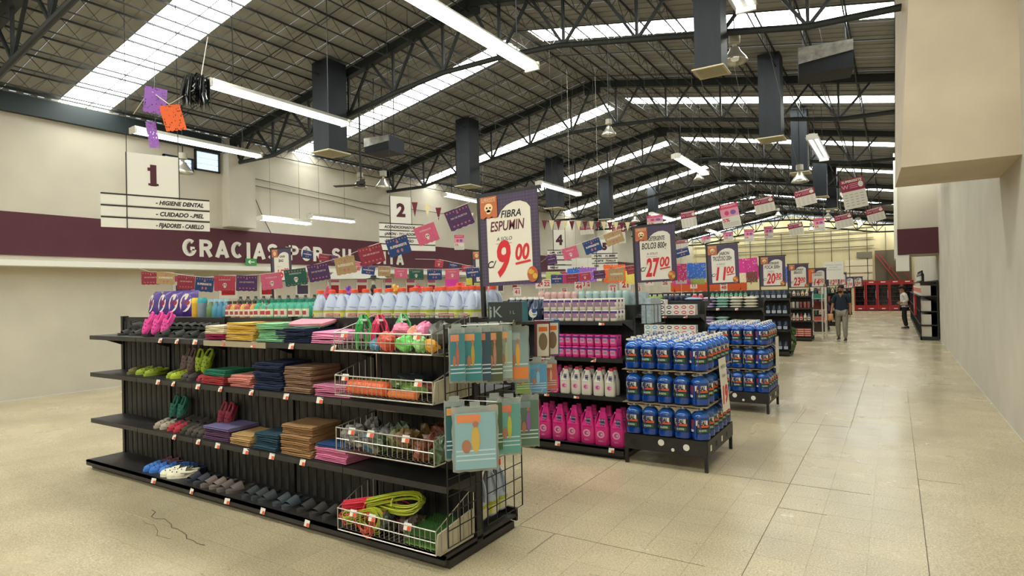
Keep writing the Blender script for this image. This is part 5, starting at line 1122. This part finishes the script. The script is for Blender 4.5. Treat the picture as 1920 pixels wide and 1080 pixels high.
ll = obj('hanging_board', M().box(-.42, .42, -.004, .004, -.14, .16).bar((-.3, 0, .16), (-.3, 0, 4.2), .004).bar((.3, 0, .16), (.3, 0, 4.2), .004).mesh('hanging_board', white), None, (-5.6, 11.4, 2.2), (0, 0, R(27)), label='white board reading LLEGÓ LA behind the flags', cat='board')
obj('lettering', M().text('LLEGÓ LA', .09, -.1, -.1, -.006, off=.004).mesh('lettering', ink), ll)
ys = obj('hanging_board', M().box(-.3, .3, -.004, .004, -.3, .3).bar((-.25, 0, .3), (-.25, 0, 3.6), .004).bar((.25, 0, .3), (.25, 0, 3.6), .004).mesh('hanging_board', white), None, (-1.75, 22.5, 2.17), (0, 0, R(5)), label='white notice board with three text lines before the back wall', cat='board')
obj('lettering', M().text('ESTIMADO CLIENTE', .05, 0, .17, -.006, width=.5).text('RECUERDE', .05, 0, .09, -.006).text('PAGAR EN CAJAS', .05, 0, .01, -.006, width=.45).mesh('lettering', mat('grey_ink', '8d9694', .5)), ys)
# posters and dolls seen above the bleach jugs
cz = obj('skeleton_doll', M().lathe([(0, .09), (.1, .07), (.2, .03), (.24, .045), (.3, .02)], 10).lathe([(.3, .012), (.31, .025), (.36, .03), (.39, .02)], 10, m=1).lathe([(.385, .09), (.39, .09), (.4, .04), (.43, .035)], 12, m=0).mesh('skeleton_doll', [mat('dress_black', '1b1c1c', .6), paper]), None, (-6.0, 5.75, 1.5), label='dressed skeleton doll with wide black hat above the bleach jugs', cat='doll')
for i, (x, y, c) in enumerate(((-6.9, 5.75, 'c83c6a'), (-6.5, 5.75, '7a3aa0'), (-5.6, 5.75, 'd8a030'), (-5.2, 5.75, 'c83c4a'), (-4.5, 5.7, 'd84a3a'), (-4.1, 5.7, 'c8a0b0'))):
    netbag(x, y, 1.5, .22, .12, .26, c, f'colourful wrapped toy above the bleach jugs, {od(i)} from the left', 120+i, 'toy', amp=.25)
rows(SB, -9.0, 10, .2, 5.75, 1, 1, 1.5, 1, 1, 'dark bottle on the left end of the second unit', 'bottle', 'bottles on the second unit', '3a4038', sc=1.2)
wa = obj('white_canopy', M().prism([(-.5, 0), (.5, 0), (.35, .12), (-.35, .12)], -.3, .3).bar((-.45, 0, 0), (-.45, 0, -1.9), .03).bar((.45, 0, 0), (.45, 0, -1.9), .03).mesh('white_canopy', white), None, (-7.9, 7.2, 1.95), (0, 0, R(45)), label='white stand canopy behind the flags above the bleach jugs', cat='stand')
ex = obj('exit_sign', M().box(0, .01, -.14, .14, -.08, .08).mesh('exit_sign', greenp), WL, (-12.95, 8.55, 2.52)); ex['label'] = 'green sign with white arrow'
obj('arrow', M().bar((0, -.07, 0), (0, .08, 0), .02).bar((0, -.07, 0), (0, -.02, .04), .018).bar((0, -.07, 0), (0, -.02, -.04), .018).mesh('arrow', white), ex, (.014, 0, 0))

# ---------------------------------------------------------------- red coolers at the end
def cooler():
    b = M().box(-.32, .32, 0, .55, 0, .3, 0).box(-.32, .32, 0, .55, 1.72, 1.92, 0).box(-.32, -.28, 0, .55, .3, 1.72, 0).box(.28, .32, 0, .55, .3, 1.72, 0).box(-.28, .28, .5, .55, .3, 1.72, 1)
    dr = M().box(-.29, -.25, -.04, 0, .3, 1.72).box(.25, .29, -.04, 0, .3, 1.72).box(-.25, .25, -.04, 0, .3, .36).box(-.25, .25, -.04, 0, 1.66, 1.72)
    gl = M().box(-.25, .25, -.025, -.015, .36, 1.66).mesh('pane', glass)
    sh_ = M()
    for z in (.62, .9, 1.18, 1.45): sh_.box(-.28, .28, .02, .48, z, z+.012)
    dk_ = M()
    for z in (.3, .632, .912, 1.192, 1.462):
        for i in range(6): dk_.lathe([(z, .032), (z+.13, .032), (z+.17, .014), (z+.2, .014)], 7, cx=-.23+.092*i, cy=.1, m=(i+int(z*7)) % 3)
    return ('drinks_cooler', b.mesh('drinks_cooler', [redp, darkin]), [ch('door', dr.mesh('door', redp), (0, 0, 0), [ch('pane', gl), ch('handle', M().bar((.24, -.07, .8), (.24, -.07, 1.3), .02).mesh('handle', chrome))]), ch('rack_shelf', sh_.mesh('rack_shelf', chrome)),
            ch('drinks', dk_.mesh('drinks', [mat('drink_dark', '2a1a18', .3), mat('drink_green', '2f5a4a', .3), mat('drink_red', '8a2a2a', .3)])), ch('logo_strip', M().box(-.13, .13, -.003, 0, 1.8, 1.86).box(-.1, .1, -.003, 0, .12, .17).mesh('logo_strip', white)), ch('foot_rail', M().box(-.32, .32, -.01, 0, 0, .06).mesh('foot_rail', ink))])
CO = cooler()
for i in range(5):
    place(CO, (-1.93+.657*i, 43.9, 0), 0, 1, f'tall red glass-door drinks cooler, {od(i)} from the left along the back', 'cooler', 'red coolers along the back')
    CO[2][3] 
# ---------------------------------------------------------------- right side unit
rg = M().box(.62, 1.08, 20.9, 34, 0, .1).box(1.04, 1.08, 20.9, 34, .1, 1.75)
RG = obj('gondola_shelf', rg.mesh('base', shelfm), None, label='black shelf unit along the right-hand wall beyond the guard', cat='shelf unit')
for z in (.45, .85, 1.3, 1.72): obj('shelf', M().box(.62, 1.04, 20.9, 34, z-.03, z).mesh('shelf', shelfm), RG)
for k in range(14): obj('post', M().box(.62, .65, 20.9+k*1.0, 20.93+k*1.0, 0, 1.3).mesh('post', ink), RG)
wb_ = detergent('liquor_bottle', .3, .1, mat('dark_bottle', '1f1a1c', .2, coat=.4), ink, 's')
for i in range(12): place(small(.34, .05, ink, [paper, paper], 'tall_bottle') if i == 0 else TB, (.72, 21.2+.35*i, 1.72), R(-90), 1, f'tall dark bottle with white label on the right-hand unit, {od(i)} from the front', 'bottle', 'tall bottles on the right-hand unit', '2a2226') if i else globals().__setitem__('TB', small(.34, .05, ink, [paper, paper], 'tall_bottle'))
bxm = M().box(-.12, .12, -.15, .15, 0, .3, 0).box(-.122, -.12, -.1, .1, .08, .22, 1).mesh('white_box', [paper, tagred])
for i in range(24):
    for z in (.1, .45, .85, 1.3): obj('white_box', bxm, None, (.78, 21.12+.34*i, z), label=f'white product box on the {["bottom", "second", "third", "top"][[.1, .45, .85, 1.3].index(z)]} shelf of the right-hand unit, {od(i)} from the front', cat='box', group='boxes on the right-hand unit')
fc = obj('fire_cabinet', M().box(-.03, .03, -.4, .4, 0, .7).mesh('fire_cabinet', redp), None, (.585, 24.3, .6), label='red cabinet with white notice fixed to the right-hand unit', cat='cabinet')
obj('notice', M().box(-.033, -.03, -.25, .1, .2, .6).mesh('notice', paper), fc)

# ---------------------------------------------------------------- people
def skinned(name, verts, edges, m, parent=None, loc=(0, 0, 0), rot=0, sub=2):
    me = bpy.data.meshes.new(name); me.from_pydata([v[:3] for v in verts], edges, []); me.materials.append(m)
    o = obj(name, me, parent, loc, (0, 0, rot))
    sk = o.modifiers.new('skin', 'SKIN'); sk.use_smooth_shade = True
    for i, v in enumerate(verts):
        r_ = v[3] if isinstance(v[3], tuple) else (v[3], v[3]); me.skin_vertices[0].data[i].radius = r_
    for i in range(len(verts)): me.skin_vertices[0].data[i].use_root = i == 0
    ss = o.modifiers.new('sub', 'SUBSURF'); ss.levels = ss.render_levels = sub
    return o
def hand(V, E, w, d, s_):
    # palm and five fingers from the wrist index w along direction d
    d = Vector(d).normalized(); side = d.cross(Vector((1, 0, 0))).normalized() if abs(d.x) < .8 else Vector((0, 1, 0))
    p = Vector(V[w][:3]); palm = p+d*.06; V.append((*palm, (.022, .03))); pi_ = len(V)-1; E.append((w, pi_))
    for k, L_ in enumerate((.055, .062, .058, .045)):
        a = palm+side*(.024-.016*k)+d*.02; b = a+d*L_*.6+Vector((-s_*.008, 0, 0)); c = b+d*L_*.4+Vector((-s_*.02, 0, 0))
        n = len(V); V += [(*a, .01), (*b, .0085), (*c, .007)]; E += [(pi_, n), (n, n+1), (n+1, n+2)]
    a = p+d*.025+side*.035; b = a+d*.03+side*.015; n = len(V); V += [(*a, .011), (*b, .008)]; E += [(w, n), (n, n+1)]
def person(loc, rz, pose, mats, label, hair, hat=None, sleeve=1, s_=1):
    P = pose
    V = [(*P['pelvis'], (.13, .09)), (*P['chest'], (.14, .09)), (*P['neckb'], (.07, .06)), (*P['neck'], (.05, .052)), (*P['chin'], (.062, .075)), (*P['head'], (.078, .095)), (*P['crown'], (.06, .075))]
    E = [(0, 1), (1, 2), (2, 3), (3, 4), (4, 5), (5, 6)]
    for sd_ in ('L', 'R'):
        n = len(V); V += [(*P['sh'+sd_], .055), (*P['el'+sd_], .04), (*P['wr'+sd_], .027)]; E += [(2, n), (n, n+1), (n+1, n+2)]
        hand(V, E, n+2, Vector(P['wr'+sd_])-Vector(P['el'+sd_])*1.0, 1 if sd_ == 'L' else -1)
        n = len(V); V += [(*P['hip'+sd_], .085), (*P['kn'+sd_], .055), (*P['an'+sd_], .036)]; E += [(0, n), (n, n+1), (n+1, n+2)]
    o = skinned('person', V, E, skin, None, loc, rz, 2); o.scale = (s_,)*3
    o['label'] = label; o['category'] = 'person'
    V = [(*(Vector(P['pelvis'])+Vector((0, 0, .1))), (.165, .125)), (*P['chest'], (.175, .125)), (*P['neckb'], (.1, .08)), (*(Vector(P['pelvis'])+Vector((0, 0, -.1 if sleeve == 1 else .02))), (.175, .135))]; E = [(0, 1), (1, 2), (0, 3)]
    for sd_ in ('L', 'R'):
        a, b = Vector(P['sh'+sd_]), Vector(P['el'+sd_]); n = len(V)
        V += [(*a, .078), (*(a.lerp(b, .85 if sleeve == 1 else 1)), .062)]; E += [(2, n), (n, n+1)]
        if sleeve > 1: V.append((*Vector(P['el'+sd_]).lerp(Vector(P['wr'+sd_]), .9), .045)); E.append((n+1, n+2))
    skinned('shirt', V, E, mats[0], o)
    V = [(P['pelvis'][0], P['pelvis'][1], P['pelvis'][2]-.02, (.15, .11))]; E = []
    for sd_ in ('L', 'R'):
        a, b, c = (Vector(P[q_+sd_]) for q_ in ('hip', 'kn', 'an')); n = len(V)
        V += [(*a, .1), (*b, .075), (*b.lerp(c, .92), .062)]; E += [(0, n), (n, n+1), (n+1, n+2)]
    skinned('trousers', V, E, mats[1], o)
    for sd_ in ('L', 'R'):
        an = Vector(P['an'+sd_]); m_ = M(); sole(m_, .27, .1, .03, 1); blob(m_, (0, -.03, .045), .046, .11, .035, 2, 0); blob(m_, (0, .07, .055), .042, .055, .05, 2, 0)
        obj('shoe', m_.mesh('shoe', [mats[2], mat('sole_pale', 'b8b4a8', .6)]), o, (an.x, an.y-.05, an.z-.075))
    hd = Vector(P['head']); fw = Vector(P['face']).normalized(); rt = Vector((-fw.y, fw.x, 0))
    fa = M()
    for k in (-1, 1): blob(fa, hd+fw*.083+rt*k*.03+Vector((0, 0, .0)), .012, .012, .008, 1, 1, 8, 6, 0)
    blob(fa, hd+fw*.097+Vector((0, 0, -.025)), .012, .012, .022, 1, 0, 8, 6, 0)
    fa.bar(hd+fw*.088-rt*.022+Vector((0, 0, -.065)), hd+fw*.088+rt*.022+Vector((0, 0, -.065)), .012, .01, 2)
    for k in (-1, 1): blob(fa, hd+rt*k*.08+Vector((0, 0, -.01)), .014, .02, .028, 1, 0, 8, 6, 0)
    obj('face', fa.mesh('face', [skin, ink, mat('lips', '7a4038', .6)], True), o)
    h_ = M(); blob(h_, hd-fw*.02+Vector((0, 0, .035)), .088, .098, .08, 3, 0, 14, 10, .03)
    if hair == 'beard': blob(h_, Vector(P['chin'])+fw*.045+Vector((0, 0, -.01)), .055, .05, .04, 3, 0, 10, 8, .04)
    obj('hair', h_.mesh('hair', mat('hair_black', '15110f', .8), True), o)
    if hat:
        c_ = M(); blob(c_, hd+Vector((0, 0, .075)), .1, .105, .055, 3, 0, 14, 8, 0); c_.lathe([(hd.z+.045, .1), (hd.z+.055, .103)], 14, cx=hd.x+fw.x*.06, cy=hd.y+fw.y*.06)
        obj('cap', c_.mesh('cap', mat('cap_black', '121215', .6), True), o)
    return o
walk = dict(pelvis=(0, 0, .93), chest=(0, -.01, 1.22), neckb=(0, 0, 1.38), neck=(0, -.01, 1.47), chin=(0, -.03, 1.52), head=(0, -.03, 1.6), crown=(0, -.02, 1.67),
            shL=(.17, 0, 1.37), elL=(.23, .04, 1.11), wrL=(.24, -.05, .88), shR=(-.17, 0, 1.37), elR=(-.24, .02, 1.11), wrR=(-.26, -.12, .89),
            hipL=(.095, 0, .88), knL=(.1, -.1, .48), anL=(.1, -.08, .09), hipR=(-.095, 0, .88), knR=(-.11, .02, .47), anR=(-.12, .2, .1), face=(-.25, -1, -.1))
pm_ = person((-1.36, 19.87, -.01), R(-4), walk, (mat('shirt_navy', '182433', .85, noise=.15), mat('trousers_grey', '8a8578', .9, noise=.12), mat('shoe_dark', '35302c', .6)),
       'man in dark navy shirt and grey trousers walking toward the camera', 'beard', None, 1, .985)
obj('collar', M().prism([(-.05, 1.44), (.05, 1.44), (.0, 1.33)], -.13, -.118, 1).mesh('collar', skin), pm_)
obj('paper_bag', pillow(.14, .2, .1, 'paper_bag', mat('bag_tan', 'b8875a', .8), seed=6), None, (-1.64, 19.72, .72), (R(80), 0, 0), label='small tan paper bag in the right hand of the walking man', cat='bag')
guard = dict(pelvis=(0, .02, .9), chest=(0, 0, 1.18), neckb=(0, .0, 1.34), neck=(0, -.02, 1.42), chin=(0, -.04, 1.47), head=(0, -.05, 1.54), crown=(0, -.03, 1.6),
             shL=(.17, .02, 1.32), elL=(.22, .1, 1.1), wrL=(.14, -.08, 1.02), shR=(-.17, .02, 1.32), elR=(-.22, .08, 1.1), wrR=(-.12, -.1, 1.04),
             hipL=(.08, .02, .85), knL=(.08, -.02, .46), anL=(.08, .06, .09), hipR=(-.08, .02, .85), knR=(-.08, .04, .46), anR=(-.08, .1, .09), face=(0, -1, -.1))
person((.27, 25.9, -.01), R(-82), guard, (mat('shirt_white', 'cfcac0', .8), mat('trousers_black', '17181a', .85), mat('shoe_black', '121212', .4)),
       'guard in white shirt, black trousers and black cap standing side-on at right', 'short', True, 2, .97)
